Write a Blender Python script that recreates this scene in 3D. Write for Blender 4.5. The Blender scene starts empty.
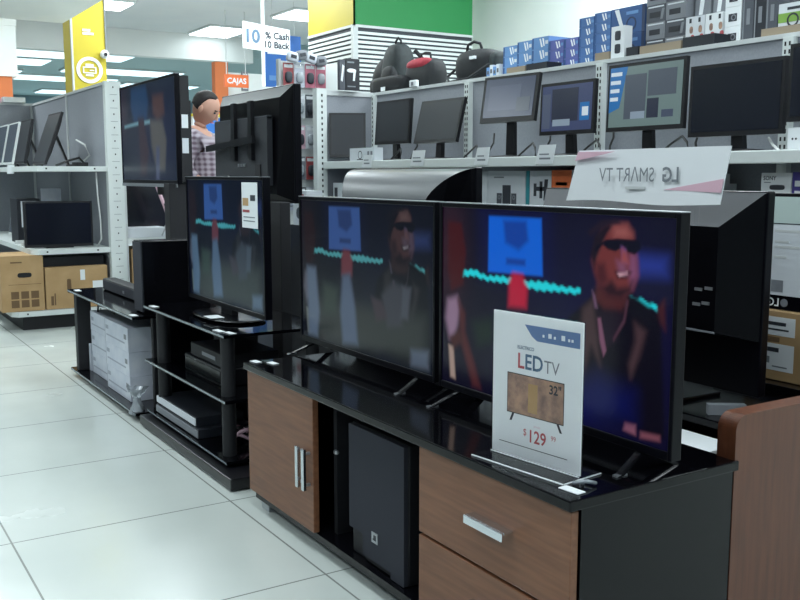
import bpy, math, random
import numpy as np
from mathutils import Vector, Matrix
random.seed(7)
PI = math.pi
R = math.radians
SC = bpy.context.scene
COL = SC.collection

# ------------------------------------------------------------------ camera
F = 940.0
PITCH = math.atan(125 / F)
cam_data = bpy.data.cameras.new('camera')
cam_data.sensor_width = 36.0
cam_data.lens = F / 800 * 36.0
cam_data.clip_start = 0.05
cam = bpy.data.objects.new('camera', cam_data)
COL.objects.link(cam)
cam.location = (0, 0, 1.15)
cam.rotation_euler = (PI / 2 - PITCH, 0, R(-32.1))
SC.camera = cam

# ------------------------------------------------------------------ world, lights, exposure
world = bpy.data.worlds.new('world')
SC.world = world
world.use_nodes = True
wb = world.node_tree.nodes['Background']
wb.inputs[0].default_value = (0.62, 0.82, 1.0, 1)
wb.inputs[1].default_value = 0.35
SC.view_settings.view_transform = 'Standard'
SC.view_settings.look = 'None'
SC.view_settings.gamma = 1.0
SC.view_settings.exposure = 0.0
SC.view_settings.use_curve_mapping = False

LIGHT_E = 29.0
def ceiling_area(x, y, sx, sy, e=LIGHT_E, z=3.2):
    l = bpy.data.lights.new('store_light', 'AREA')
    l.shape = 'RECTANGLE'; l.size = sx; l.size_y = sy
    l.energy = e; l.color = (0.86, 0.95, 1.0)
    o = bpy.data.objects.new('store_light', l)
    COL.objects.link(o); o.location = (x, y, z)
for lx in (-1.6, 0.6, 2.7):
    for ly in (-1.0, 2.0, 5.0, 8.0):
        ceiling_area(lx, ly, 0.6, 1.2, LIGHT_E * (1.1 if lx < 2 else 1.0))
for ly in (1.0, 4.5, 7.5):
    ceiling_area(4.45, ly, 0.6, 1.2, LIGHT_E * 2.1)
for lx, ly in ((0.5, 10.5), (3.6, 10.8), (6.5, 10.5), (3.2, 17.0), (6.5, 17.0)):
    ceiling_area(lx, ly, 1.0, 1.0, 60, 2.85 if ly > 12 else 3.2)

for px, py, pz, pe_ in ((3.3, 8.0, 2.9, 50), (1.0, 7.6, 2.9, 42), (4.6, 3.8, 2.75, 26), (4.4, 1.8, 2.75, 22)):  # added bulbs out of view that brighten the ceiling and upper wall
    l = bpy.data.lights.new('upper_fill_light', 'POINT'); l.energy = pe_; l.shadow_soft_size = 0.15; l.color = (0.88, 0.96, 1.0)
    o = bpy.data.objects.new('upper_fill_light', l); COL.objects.link(o); o.location = (px, py, pz)

# ------------------------------------------------------------------ materials
def lin(c):
    return tuple(((x / 255) / 12.92 if x / 255 <= 0.04045 else ((x / 255 + 0.055) / 1.055) ** 2.4) for x in c)
def mat(name, rgb, rough=0.5, metal=0.0, spec=0.5, emit=None, es=1.0, alpha=None, trans=None, coat=0.0):
    m = bpy.data.materials.new(name); m.use_nodes = True
    b = m.node_tree.nodes['Principled BSDF']
    c = lin(rgb) + (1,)
    b.inputs['Base Color'].default_value = c
    b.inputs['Roughness'].default_value = rough
    b.inputs['Metallic'].default_value = metal
    b.inputs['Specular IOR Level'].default_value = spec
    b.inputs['Coat Weight'].default_value = coat
    if emit is not None:
        b.inputs['Emission Color'].default_value = lin(emit) + (1,)
        b.inputs['Emission Strength'].default_value = es
    if trans: b.inputs['Transmission Weight'].default_value = trans
    return m
def noisy(name, rgb1, rgb2, scale=20, rough=0.7, detail=4, stretch=(1, 1, 1), bump=0.0, coat=0.0, lo=0.35, hi=0.65):
    m = mat(name, rgb1, rough, coat=coat); nt = m.node_tree; b = nt.nodes['Principled BSDF']
    tc = nt.nodes.new('ShaderNodeTexCoord'); mp = nt.nodes.new('ShaderNodeMapping')
    mp.inputs['Scale'].default_value = stretch
    n = nt.nodes.new('ShaderNodeTexNoise'); n.inputs['Scale'].default_value = scale; n.inputs['Detail'].default_value = detail
    r = nt.nodes.new('ShaderNodeValToRGB')
    r.color_ramp.elements[0].position = lo; r.color_ramp.elements[1].position = hi
    r.color_ramp.elements[0].color = lin(rgb1) + (1,); r.color_ramp.elements[1].color = lin(rgb2) + (1,)
    L = nt.links.new
    L(tc.outputs['Object'], mp.inputs[0]); L(mp.outputs[0], n.inputs['Vector']); L(n.outputs[0], r.inputs[0]); L(r.outputs[0], b.inputs['Base Color'])
    if bump:
        bp = nt.nodes.new('ShaderNodeBump'); bp.inputs['Strength'].default_value = bump; bp.inputs['Distance'].default_value = 0.002
        L(n.outputs[0], bp.inputs['Height']); L(bp.outputs[0], b.inputs['Normal'])
    return m
def tile_mat():
    m = mat('floor_tiles', (206, 214, 208), 0.16, spec=0.5); nt = m.node_tree; b = nt.nodes['Principled BSDF']; L = nt.links.new
    g = nt.nodes.new('ShaderNodeNewGeometry'); s = nt.nodes.new('ShaderNodeSeparateXYZ'); L(g.outputs['Position'], s.inputs[0])
    def M(op, a, bb=None):
        n = nt.nodes.new('ShaderNodeMath'); n.operation = op
        for i, v in enumerate((a, bb)):
            if v is None: continue
            if isinstance(v, (int, float)): n.inputs[i].default_value = v
            else: L(v, n.inputs[i])
        return n.outputs[0]
    ax = M('ABSOLUTE', M('SUBTRACT', M('FRACT', M('DIVIDE', M('SUBTRACT', s.outputs[0], 0.47 - 0.365 + 7.3), 0.73)), 0.5))
    ay = M('ABSOLUTE', M('SUBTRACT', M('FRACT', M('DIVIDE', M('SUBTRACT', s.outputs[1], 2.32 - 0.365 - 7.3), 0.73)), 0.5))
    lx = M('LESS_THAN', ax, 0.0042); ly = M('LESS_THAN', ay, 0.0042)
    ln = M('MAXIMUM', lx, ly)
    no = nt.nodes.new('ShaderNodeTexNoise'); no.inputs['Scale'].default_value = 1.7; no.inputs['Detail'].default_value = 5
    L(g.outputs['Position'], no.inputs['Vector'])
    mr = nt.nodes.new('ShaderNodeMapRange'); mr.inputs[1].default_value = 0.3; mr.inputs[2].default_value = 0.7; mr.inputs[3].default_value = 0.12; mr.inputs[4].default_value = 0.3
    L(no.outputs[0], mr.inputs[0]); L(mr.outputs[0], b.inputs['Roughness'])
    c1 = nt.nodes.new('ShaderNodeMixRGB'); c1.inputs[1].default_value = lin((186, 193, 189)) + (1,); c1.inputs[2].default_value = lin((202, 208, 203)) + (1,)
    L(no.outputs[0], c1.inputs[0])
    c2 = nt.nodes.new('ShaderNodeMixRGB'); c2.inputs[2].default_value = lin((128, 132, 128)) + (1,)
    L(ln, c2.inputs[0]); L(c1.outputs[0], c2.inputs[1]); L(c2.outputs[0], b.inputs['Base Color'])
    return m
def wood_mat(name, a, c, axis='z', scale=1.0, rough=0.45):
    st = {'z': (14, 14, 1.2), 'x': (1.2, 14, 14), 'y': (14, 1.0, 16)}[axis]
    m = noisy(name, a, c, 5 * scale, rough, 6, st, lo=0.3, hi=0.7)
    return m
M = {}
M['tile'] = tile_mat()
M['white'] = mat('painted_white_steel', (214, 220, 218), 0.45)
M['wallw'] = noisy('white_wall', (236, 240, 236), (240, 243, 238), 3, 0.8)
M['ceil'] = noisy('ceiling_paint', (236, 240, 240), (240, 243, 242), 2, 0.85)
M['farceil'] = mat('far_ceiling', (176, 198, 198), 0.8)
M['panel'] = noisy('grey_partition', (140, 144, 151), (147, 151, 158), 120, 0.85)
M['frame'] = mat('partition_trim', (196, 200, 200), 0.5)
M['hole'] = mat('slot_hole', (25, 26, 30), 0.8)
M['black'] = mat('black_plastic', (15, 15, 19), 0.32)
M['blackm'] = mat('black_matt', (17, 18, 23), 0.6)
M['gloss'] = mat('black_gloss', (7, 7, 11), 0.22, spec=0.25)
M['glass'] = mat('black_glass', (5, 5, 8), 0.07, spec=0.25)
M['glassedge'] = mat('glass_edge', (120, 130, 136), 0.15)
M['bezel'] = mat('bezel', (7, 7, 13), 0.3, spec=0.15)
M['tvback'] = noisy('tv_back_plastic', (3, 3, 6), (5, 5, 9), 80, 0.35)
M['tvback'].node_tree.nodes['Principled BSDF'].inputs['Specular IOR Level'].default_value = 0.12
M['bevelgrey'] = mat('slate_lit_tv_back', (34, 37, 43), 0.6)  # slate cover plastic; also a top bevel coloured lighter for light from above
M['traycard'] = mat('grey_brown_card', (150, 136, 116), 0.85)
M['tvbackl'] = mat('grey_lit_tv_back', (74, 78, 82), 0.35)  # lighter grey for upward-facing tops, overhead light put into the colour
M['chrome'] = mat('chrome', (215, 220, 225), 0.2, metal=1.0)
M['silver'] = mat('satin_silver', (175, 178, 182), 0.35, metal=0.8)
M['cloth'] = noisy('grille_cloth', (34, 37, 46), (42, 45, 54), 400, 0.9)
M['wood'] = wood_mat('walnut_veneer', (104, 66, 44), (126, 84, 58), 'y')
M['woodz'] = wood_mat('walnut_veneer_upright', (122, 90, 66), (138, 103, 78), 'x')
M['desk'] = wood_mat('reddish_wood', (80, 43, 26), (102, 58, 36), 'z', 0.8, 0.4)
M['card'] = noisy('cardboard', (170, 138, 96), (182, 150, 108), 8, 0.85)
M['cardd'] = mat('cardboard_print', (108, 84, 58), 0.85)
M['paper'] = mat('white_paper', (226, 230, 232), 0.6)
M['paperb'] = mat('box_white', (205, 210, 215), 0.55)
M['boxlav'] = noisy('white_box_card', (188, 194, 206), (204, 208, 216), 12, 0.6)
M['boxgrey'] = mat('box_grey_print', (150, 156, 168), 0.6)  # grey print on the white boxes
M['ink'] = mat('dark_ink', (48, 52, 60), 0.6)
M['inkg'] = mat('grey_ink', (120, 126, 132), 0.6)
M['blue'] = mat('box_blue', (66, 104, 158), 0.5)
M['blue2'] = mat('box_blue_light', (96, 138, 188), 0.5)
M['blue3'] = mat('box_blue_deep', (44, 82, 134), 0.5)
M['violet'] = mat('box_violet_blue', (84, 94, 160), 0.5)
M['navy'] = mat('box_navy', (34, 48, 78), 0.5)
M['dgrey'] = mat('box_dark_grey', (72, 76, 84), 0.5)
M['mgrey'] = mat('box_mid_grey', (120, 124, 130), 0.5)
M['cardblack'] = mat('box_black', (26, 30, 38), 0.5)
M['red'] = mat('red_print', (160, 74, 76), 0.5)
M['pink'] = mat('pink_print', (190, 110, 128), 0.5)
M['pinkl'] = mat('pale_pink_print', (214, 176, 190), 0.5)
M['orange'] = mat('orange_print', (226, 112, 58), 0.5)
M['orangew'] = mat('orange_paint', (214, 120, 70), 0.7)
M['green'] = mat('green_paint', (30, 128, 66), 0.6)
M['yellow'] = mat('yellow_paint', (184, 166, 38), 0.6)
M['teal'] = mat('teal_print', (40, 140, 150), 0.5)
M['bluep'] = mat('poster_blue', (52, 104, 176), 0.5)
M['purple'] = mat('purple_print', (70, 62, 140), 0.5)
M['greenl'] = mat('green_print', (120, 160, 70), 0.5)
M['bagb'] = noisy('black_nylon', (7, 11, 15), (14, 19, 24), 40, 0.7)
M['bagg'] = noisy('grey_green_nylon', (18, 27, 29), (28, 38, 40), 40, 0.7)
M['bagr'] = noisy('red_nylon', (140, 30, 46), (160, 40, 56), 40, 0.7)
M['slateblue'] = mat('sign_blue', (92, 118, 160), 0.5)
M['signred'] = mat('sign_red', (176, 78, 84), 0.5)
M['signblue'] = mat('sign_blue_text', (78, 106, 132), 0.5)
M['bluecab'] = mat('blue_cabinet', (36, 96, 168), 0.5)  # plain blue of the cabinet panels
M['lamp'] = mat('lamp_diffuser', (255, 255, 255), 0.5, emit=(235, 248, 255), es=5.0)
M['strip'] = mat('strip_light', (255, 255, 255), 0.5, emit=(205, 236, 245), es=1.6)
M['cable'] = mat('cable_black', (12, 12, 14), 0.5)
M['cablew'] = mat('cable_white', (205, 208, 206), 0.5)
M['photo'] = noisy('printed_picture', (120, 96, 90), (176, 140, 116), 30, 0.5)
def acrylic():
    m = bpy.data.materials.new('clear_acrylic'); m.use_nodes = True
    b = m.node_tree.nodes['Principled BSDF']
    b.inputs['Base Color'].default_value = (1, 1, 1, 1); b.inputs['Roughness'].default_value = 0.03
    b.inputs['Transmission Weight'].default_value = 1.0; b.inputs['IOR'].default_value = 1.1
    return m
M['acrylic'] = acrylic()
M['film'] = mat('clouded_plastic', (190, 198, 204), 0.25, trans=0.45)

# ------------------------------------------------------------------ mesh helpers
class MB:
    def __init__(s): s.v = []; s.f = []; s.m = []; s.sm = []; s.mats = []
    def mi(s, m):
        m = M[m] if isinstance(m, str) else m
        if m not in s.mats: s.mats.append(m)
        return s.mats.index(m)
    def add(s, vs, fs, m, smooth=False):
        k = len(s.v); i = s.mi(m)
        s.v += [tuple(p) for p in vs]
        for f in fs: s.f.append([q + k for q in f]); s.m.append(i); s.sm.append(smooth)
        return s
    def box(s, x0, x1, y0, y1, z0, z1, m):
        vs = [(x, y, z) for z in (z0, z1) for y in (y0, y1) for x in (x0, x1)]
        return s.add(vs, [(0, 2, 3, 1), (4, 5, 7, 6), (0, 1, 5, 4), (2, 6, 7, 3), (0, 4, 6, 2), (1, 3, 7, 5)], m)
    def hexa(s, a, b, m):      # two quads (4 points each, same order)
        return s.add(list(a) + list(b), [(3, 2, 1, 0), (4, 5, 6, 7), (0, 1, 5, 4), (1, 2, 6, 5), (2, 3, 7, 6), (3, 0, 4, 7)], m)
    def prism(s, pts, y0, y1, m, smooth=False):   # outline in x,z pushed along y
        n = len(pts)
        vs = [(x, y0, z) for x, z in pts] + [(x, y1, z) for x, z in pts]
        s.add(vs, [list(range(n)), list(range(2 * n - 1, n - 1, -1))], m)
        return s.add(vs, [(i, n + i, n + (i + 1) % n, (i + 1) % n) for i in range(n)], m, smooth)
    def cyl(s, p0, p1, r, m, n=14, r2=None, smooth=True):
        p0 = Vector(p0); p1 = Vector(p1); d = (p1 - p0).normalized(); r2 = r if r2 is None else r2
        a = d.orthogonal().normalized(); b = d.cross(a)
        vs = []
        for p, rr in ((p0, r), (p1, r2)):
            for i in range(n):
                t = 2 * PI * i / n; vs.append(p + a * math.cos(t) * rr + b * math.sin(t) * rr)
        s.add(vs, [list(range(n))[::-1], list(range(n, 2 * n))], m)
        return s.add(vs, [(i, (i + 1) % n, n + (i + 1) % n, n + i) for i in range(n)], m, smooth)
    def tube(s, pts, r, m, n=8):
        pts = [Vector(p) for p in pts]; rings = []
        for i, p in enumerate(pts):
            d = (pts[min(i + 1, len(pts) - 1)] - pts[max(i - 1, 0)]).normalized()
            a = d.cross(Vector((0.13, 0.21, 0.97)))
            a = a.normalized() if a.length > 1e-4 else d.orthogonal().normalized()
            b = d.cross(a)
            rings.append([p + a * math.cos(2 * PI * k / n) * r + b * math.sin(2 * PI * k / n) * r for k in range(n)])
        vs = [q for g in rings for q in g]; fs = []
        for i in range(len(pts) - 1):
            for k in range(n): fs.append((i * n + k, i * n + (k + 1) % n, (i + 1) * n + (k + 1) % n, (i + 1) * n + k))
        fs.append(list(range(n))[::-1]); fs.append([(len(pts) - 1) * n + k for k in range(n)])
        return s.add(vs, fs, m, True)
    def ring(s, c, r0, r1, y0, y1, m, n=40):     # flat ring facing -y
        vs = []
        for r in (r0, r1):
            for y in (y0, y1):
                vs += [(c[0] + r * math.cos(2 * PI * i / n), y, c[1] + r * math.sin(2 * PI * i / n)) for i in range(n)]
        fs = []
        for i in range(n):
            j = (i + 1) % n
            fs += [(i, j, 2 * n + j, 2 * n + i), (n + i, 3 * n + i, 3 * n + j, n + j), (2 * n + i, 2 * n + j, 3 * n + j, 3 * n + i), (i, n + i, n + j, j)]
        return s.add(vs, fs, m)
    def blob(s, c, r, m, e=0.6, nu=24, nv=14, fn=None):   # rounded box / superellipsoid
        vs = []; fs = []
        sg = lambda t: math.copysign(abs(t) ** e, t)
        for j in range(nv + 1):
            ph = -PI / 2 + PI * j / nv
            for i in range(nu):
                th = 2 * PI * i / nu
                p = Vector((sg(math.cos(ph)) * sg(math.cos(th)), sg(math.cos(ph)) * sg(math.sin(th)), sg(math.sin(ph))))
                if fn: p = Vector(fn(p))
                vs.append((c[0] + p.x * r[0], c[1] + p.y * r[1], c[2] + p.z * r[2]))
        for j in range(nv):
            for i in range(nu): fs.append((j * nu + i, j * nu + (i + 1) % nu, (j + 1) * nu + (i + 1) % nu, (j + 1) * nu + i))
        return s.add(vs, fs, m, True)
    def text(s, txt, size, x, y, z, m, align='CENTER', mirror=False, bold=0.0, shear=0.0, thick=0.0004, sx=1.0):
        cu = bpy.data.curves.new('lettering', 'FONT'); cu.body = txt; cu.size = size; cu.align_x = align
        cu.offset = bold; cu.shear = shear; cu.resolution_u = 3
        o = bpy.data.objects.new('lettering', cu); COL.objects.link(o)
        dg = bpy.context.evaluated_depsgraph_get()
        me = bpy.data.meshes.new_from_object(o.evaluated_get(dg))
        k = -1 if mirror else 1
        vs = [(x + k * sx * p.co.x, y - thick, z + p.co.y) for p in me.vertices]
        s.add(vs, [list(p.vertices) for p in me.polygons], m)
        bpy.data.objects.remove(o); bpy.data.curves.remove(cu); bpy.data.meshes.remove(me)
        return s
    def build(s, name, parent=None, loc=None, rz=0.0, bevel=0.0, seg=2):
        me = bpy.data.meshes.new(name); me.from_pydata(s.v, [], s.f)
        for m in s.mats: me.materials.append(m)
        me.polygons.foreach_set('material_index', s.m); me.polygons.foreach_set('use_smooth', s.sm)
        me.update()
        o = bpy.data.objects.new(name, me); COL.objects.link(o)
        if parent: o.parent = parent
        if loc: o.location = loc
        o.rotation_euler.z = rz
        if bevel:
            b = o.modifiers.new('bevel', 'BEVEL'); b.width = bevel; b.segments = seg; b.limit_method = 'ANGLE'; b.angle_limit = R(40)
        return o
def tag(o, label, cat, group=None):
    o['label'] = label; o['category'] = cat
    if group: o['group'] = group
    return o
def thing(name, label, cat, loc=(0, 0, 0), rz=0.0, group=None):
    o = bpy.data.objects.new(name, None); COL.objects.link(o); o.empty_display_size = 0.1
    o.location = loc; o.rotation_euler.z = rz
    return tag(o, label, cat, group)
def struct(o):
    o['kind'] = 'structure'; return o
def bx(name, parent, x0, x1, y0, y1, z0, z1, m, bevel=0.0):
    return MB().box(x0, x1, y0, y1, z0, z1, m).build(name, parent, bevel=bevel)
AISLE = R(-90)      # rotation of things that face the aisle (world -x)
BACK = R(90)

# ------------------------------------------------------------------ what the televisions show: a music clip frame
PAINT = [
    ((6,12,60),0.06,[(0.205,0.996),(0.531,1.002),(0.546,0.646),(0.219,0.642)]),
    ((8,92,205),0.006,[(0.25,0.964),(0.498,0.967),(0.508,0.682),(0.249,0.667)]),
    ((12,60,150),0.012,[(0.322,0.946),(0.43,0.95),(0.441,0.851),(0.397,0.799),(0.333,0.831)]),
    ((12,60,150),0.008,[(0.339,0.753),(0.429,0.755),(0.429,0.722),(0.339,0.72)]),
    ((34,50,132),0.03,[(0.87,0.835),(0.973,0.835),(0.975,0.753),(0.872,0.745)]),
    ((30,205,215),0.004,[(0.105,0.657),(0.178,0.672),(0.239,0.646),(0.316,0.657),(0.409,0.648),(0.516,0.659),(0.598,0.649),(0.671,0.653),(0.664,0.617),(0.579,0.615),(0.497,0.605),(0.432,0.613),(0.34,0.617),(0.244,0.615),(0.169,0.63),(0.111,0.615)]),
    ((30,205,215),0.004,[(0.845,0.649),(0.894,0.646),(0.926,0.632),(0.949,0.625),(0.946,0.596),(0.902,0.611),(0.869,0.625)]),
    ((168,24,54),0.014,[(0.354,0.638),(0.372,0.68),(0.417,0.676),(0.441,0.613),(0.437,0.508),(0.352,0.5)]),
    ((60,12,16),0.012,[(0.032,0.92),(0.103,0.914),(0.13,0.761),(0.116,0.575),(0.051,0.536),(0.034,0.642)]),
    ((128,104,128),0.018,[(0.03,0.479),(0.084,0.506),(0.102,0.429),(0.075,0.272),(0.042,0.253),(0.019,0.368)]),
    ((150,130,120),0.008,[(0.037,0.218),(0.065,0.215),(0.078,0.027),(0.049,0.034)]),
    ((70,30,32),0.018,[(0.09,0.49),(0.128,0.418),(0.129,0.312),(0.184,0.14),(0.216,0.019),(0.175,0.021),(0.108,0.253)]),
    ((60,30,28),0.016,[(0.042,0.262),(0.097,0.32),(0.119,0.257),(0.065,0.203)]),
    ((22,36,30),0.03,[(0.171,0.375),(0.272,0.423),(0.283,0.299),(0.197,0.251)]),
    ((10,8,18),0.01,[(0.702,0.605),(0.723,0.653),(0.868,0.653),(0.959,0.582),(0.986,0.054),(0.744,0.04),(0.588,0.121),(0.621,0.5)]),
    ((62,48,50),0.018,[(0.677,0.557),(0.717,0.609),(0.734,0.481),(0.752,0.301),(0.715,0.387),(0.687,0.245),(0.669,0.398)]),
    ((66,48,52),0.016,[(0.871,0.534),(0.911,0.502),(0.892,0.393),(0.864,0.28),(0.856,0.341),(0.877,0.452)]),
    ((24,14,28),0.008,[(0.732,0.559),(0.83,0.579),(0.813,0.435),(0.779,0.397),(0.756,0.464)]),
    ((70,30,32),0.014,[(0.729,0.676),(0.84,0.674),(0.842,0.611),(0.823,0.579),(0.76,0.573),(0.724,0.609)]),
    ((104,46,46),0.014,[(0.725,0.87),(0.745,0.931),(0.785,0.964),(0.833,0.966),(0.857,0.931),(0.862,0.862),(0.873,0.803),(0.876,0.741),(0.861,0.676),(0.828,0.646),(0.773,0.646),(0.741,0.674),(0.721,0.732),(0.709,0.789)]),
    ((24,14,26),0.008,[(0.704,0.816),(0.717,0.902),(0.751,0.948),(0.799,0.973),(0.766,0.923),(0.747,0.872),(0.726,0.801),(0.72,0.749)]),
    ((118,70,104),0.016,[(0.849,0.841),(0.87,0.826),(0.876,0.745),(0.857,0.684),(0.845,0.757)]),
    ((38,14,24),0.014,[(0.744,0.665),(0.785,0.707),(0.807,0.676),(0.847,0.688),(0.86,0.718),(0.854,0.669),(0.822,0.632),(0.773,0.632)]),
    ((66,26,32),0.016,[(0.727,0.776),(0.756,0.78),(0.772,0.705),(0.744,0.665),(0.728,0.715)]),
    ((142,80,78),0.022,[(0.787,0.95),(0.833,0.954),(0.85,0.914),(0.828,0.9),(0.788,0.9)]),
    ((8,8,24),0.004,[(0.718,0.852),(0.76,0.889),(0.801,0.898),(0.848,0.898),(0.88,0.897),(0.885,0.86),(0.863,0.833),(0.842,0.839),(0.822,0.862),(0.796,0.839),(0.768,0.845),(0.747,0.864),(0.719,0.826)]),
    ((96,66,120),0.008,[(0.815,0.866),(0.832,0.854),(0.838,0.789),(0.821,0.805)]),
    ((140,70,72),0.008,[(0.82,0.854),(0.833,0.839),(0.845,0.791),(0.817,0.787)]),
    ((50,18,28),0.008,[(0.795,0.751),(0.825,0.762),(0.855,0.755),(0.839,0.724),(0.806,0.718)]),
    ((200,160,170),0.005,[(0.805,0.743),(0.839,0.757),(0.842,0.741),(0.813,0.728)]),
    ((104,78,104),0.006,[(0.712,0.651),(0.724,0.626),(0.735,0.569),(0.725,0.571)]),
    ((112,74,96),0.004,[(0.736,0.525),(0.748,0.527),(0.773,0.381),(0.763,0.349),(0.747,0.418)]),
    ((72,44,58),0.005,[(0.841,0.632),(0.848,0.625),(0.838,0.527),(0.799,0.431),(0.796,0.444),(0.831,0.538)]),
    ((128,80,96),0.008,[(0.849,0.073),(0.887,0.075),(0.888,0.029),(0.844,0.036)]),
    ((112,66,78),0.008,[(0.904,0.052),(0.97,0.059),(0.971,0.034),(0.904,0.023)]),
    ((60,28,32),0.01,[(0.945,0.611),(0.969,0.657),(0.976,0.517),(0.957,0.554)]),
    ((8,14,70),0.05,[(0.588,0.121),(0.74,0.262),(0.879,0.22),(0.882,0.094),(0.67,0.011)]),
    ((30,20,34),0.008,[(0.70,0.90),(0.755,0.955),(0.81,0.965),(0.80,0.985),(0.74,0.975),(0.69,0.92)]),
    ((118,72,98),0.014,[(0.80,0.80),(0.83,0.79),(0.84,0.74),(0.81,0.75)]),
]
NX, NZ = 220, 124
CLIP2 = [
    ((70,66,60),0.05,[(.1,.30),(.95,.34),(.95,.02),(.1,.02)]),  # floor reflection on the lower glass, painted into the picture
    ((120,126,165),0.02,[(.05,.52),(.13,.52),(.16,.2),(.14,.02),(.06,.02)]),
    ((110,116,158),0.02,[(.36,.5),(.42,.52),(.46,.3),(.48,.05),(.36,.03),(.34,.25)]),
    ((70,80,66),0.03,[(.2,.42),(.32,.40),(.3,.22),(.2,.2)]),
    ((86,74,88),0.02,[(.66,.42),(.74,.52),(.80,.50),(.80,.25),(.70,.22)]),
    ((104,92,110),0.015,[(.80,.50),(.86,.50),(.84,.30),(.79,.30)]),
    ((92,58,72),0.015,[(.58,.40),(.66,.38),(.70,.28),(.62,.24)]),
    ((120,118,150),0.02,[(.86,.12),(.97,.14),(.97,.03),(.86,.02)])]
CLIP3 = [
    ((20,56,96),0.03,[(.22,.98),(.50,.98),(.54,.80),(.50,.62),(.26,.62),(.2,.8)]),
    ((84,52,44),0.03,[(.62,.86),(.80,.86),(.82,.66),(.70,.60),(.62,.68)]),
    ((92,86,80),0.03,[(.56,.62),(.78,.60),(.84,.40),(.80,.1),(.66,.1),(.58,.35)]),
    ((52,16,22),0.03,[(.34,.66),(.44,.66),(.52,.3),(.46,.05),(.36,.05)]),
    ((120,160,172),0.012,[(.06,.60),(.34,.62),(.34,.585),(.06,.57)]),
    ((120,160,172),0.012,[(.46,.62),(.56,.62),(.56,.585),(.46,.58)]),
    ((76,80,108),0.02,[(.66,.34),(.72,.34),(.70,.0),(.64,.0)])]
def painted(extra=(), only=None):
    u, v = np.meshgrid(np.linspace(0, 1, NX), np.linspace(0, 1, NZ))
    asp = 0.876 / 0.522
    img = np.zeros((NZ, NX, 3))
    base = np.array(lin((10, 8, 26))); img[:] = base
    img += (np.array(lin((10, 14, 70))) * np.exp(-((u - 0.75) ** 2 / 0.12 + (v - 0.45) ** 2 / 0.25))[..., None]) * 0.35
    img += (np.array(lin((60, 26, 24))) * np.exp(-((u - 0.05) ** 2 / 0.006 + (v - 0.75) ** 2 / 0.08))[..., None]) * 0.6
    rr = random.Random(3)
    for c, b, pts in (list(only) if only is not None else PAINT) + list(extra):
        P = np.array(pts); inside = np.zeros(u.shape, bool); d = np.full(u.shape, 9.0)
        n = len(P)
        for i in range(n):
            x0, y0 = P[i]; x1, y1 = P[(i + 1) % n]
            cond = ((y0 > v) != (y1 > v))
            inside ^= cond & (u < (x1 - x0) * (v - y0) / ((y1 - y0) or 1e-9) + x0)
            ax, ay = (x1 - x0) * asp, y1 - y0; px, py = (u - x0) * asp, v - y0
            t = np.clip((px * ax + py * ay) / (ax * ax + ay * ay + 1e-9), 0, 1)
            d = np.minimum(d, np.hypot(px - t * ax, py - t * ay))
        sd = np.where(inside, d, -d)
        if c == (30, 205, 215):      # string of lights: knobbly
            sd = np.where(inside, d, -d) - .004 + .005 * np.sin(u * 190 + 3 * np.sin(v * 40))
            b = .005
        b = b * 1.7
        a = np.clip(sd / (2 * b) + 0.5, 0, 1); a = a * a * (3 - 2 * a)
        img = img * (1 - a[..., None]) + np.array(lin(c)) * a[..., None]
    return img
CLIP = painted()
CLIPB = painted(CLIP2)
CLIPC = painted((), CLIP3)
CLIPB = CLIPB * .65 + CLIPB.mean(2, keepdims=True) * .35
def screen_mesh(parent, x0, x1, z0, z1, y, gain, lift, tint=(1, 1, 1), name='screen', clip=None):
    u, v = np.meshgrid(np.linspace(x0, x1, NX), np.linspace(z0, z1, NZ))
    vs = np.stack([u.ravel(), np.full(u.size, y), v.ravel()], 1)
    i = np.arange(NX * NZ).reshape(NZ, NX)
    fs = np.stack([i[:-1, :-1], i[:-1, 1:], i[1:, 1:], i[1:, :-1]], -1).reshape(-1, 4)
    me = bpy.data.meshes.new(name); me.from_pydata(vs.tolist(), [], fs.tolist())
    ca = me.color_attributes.new('picture', 'FLOAT_COLOR', 'POINT')
    img = ((CLIP if clip is None else clip) + np.array(lin(lift))) * np.array(tint) * gain  # lift lays a grey veil of reflected light into the picture
    ca.data.foreach_set('color', np.concatenate([img.reshape(-1, 3), np.ones((img.size // 3, 1))], 1).ravel())
    m = mat('lit_screen', (3, 3, 5), 0.2, spec=0.22); nt = m.node_tree
    at = nt.nodes.new('ShaderNodeAttribute'); at.attribute_name = 'picture'
    b = nt.nodes['Principled BSDF']; nt.links.new(at.outputs['Color'], b.inputs['Emission Color']); b.inputs['Emission Strength'].default_value = 1.0
    me.materials.append(m)
    o = bpy.data.objects.new(name, me); COL.objects.link(o); o.parent = parent
    return o

# ================================================================== THE ROOM
struct(MB().box(-4, 10, -3.5, 24, -0.1, 0.0, 'tile').build('floor'))
struct(MB().box(-4, 10, -3.5, 14.5, 3.3, 3.4, 'ceil').build('ceiling'))
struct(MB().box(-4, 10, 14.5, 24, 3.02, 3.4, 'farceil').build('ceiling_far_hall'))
struct(MB().box(5.3, 5.4, -3.5, 9.3, 0, 3.3, 'wallw').build('wall_right'))
struct(MB().box(-4.1, -4, -3.5, 24, 0, 3.3, mat('left_wall', (120, 126, 132), .7)).build('wall_left'))
struct(MB().box(-4, 10, 24, 24.1, 0, 3.3, noisy('far_wall', (120, 146, 156), (150, 172, 178), 1.2, 0.6)).build('wall_back'))
struct(MB().box(5.15, 10, 12.9, 13.1, 0, 2.6, 'wallw').build('wall_partition'))
struct(MB().box(-4, 6.2, 14.3, 14.5, 2.92, 3.3, 'wallw').build('trim_ceiling_beam'))
struct(MB().box(1.2, 2.04, 3.5, 8.9, 2.49, 3.3, 'wallw').build('trim_ceiling_duct'))
struct(MB().box(-4, 1.2, 8.2, 8.8, 2.62, 3.3, 'wallw').build('trim_ceiling_crossbeam'))
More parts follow.
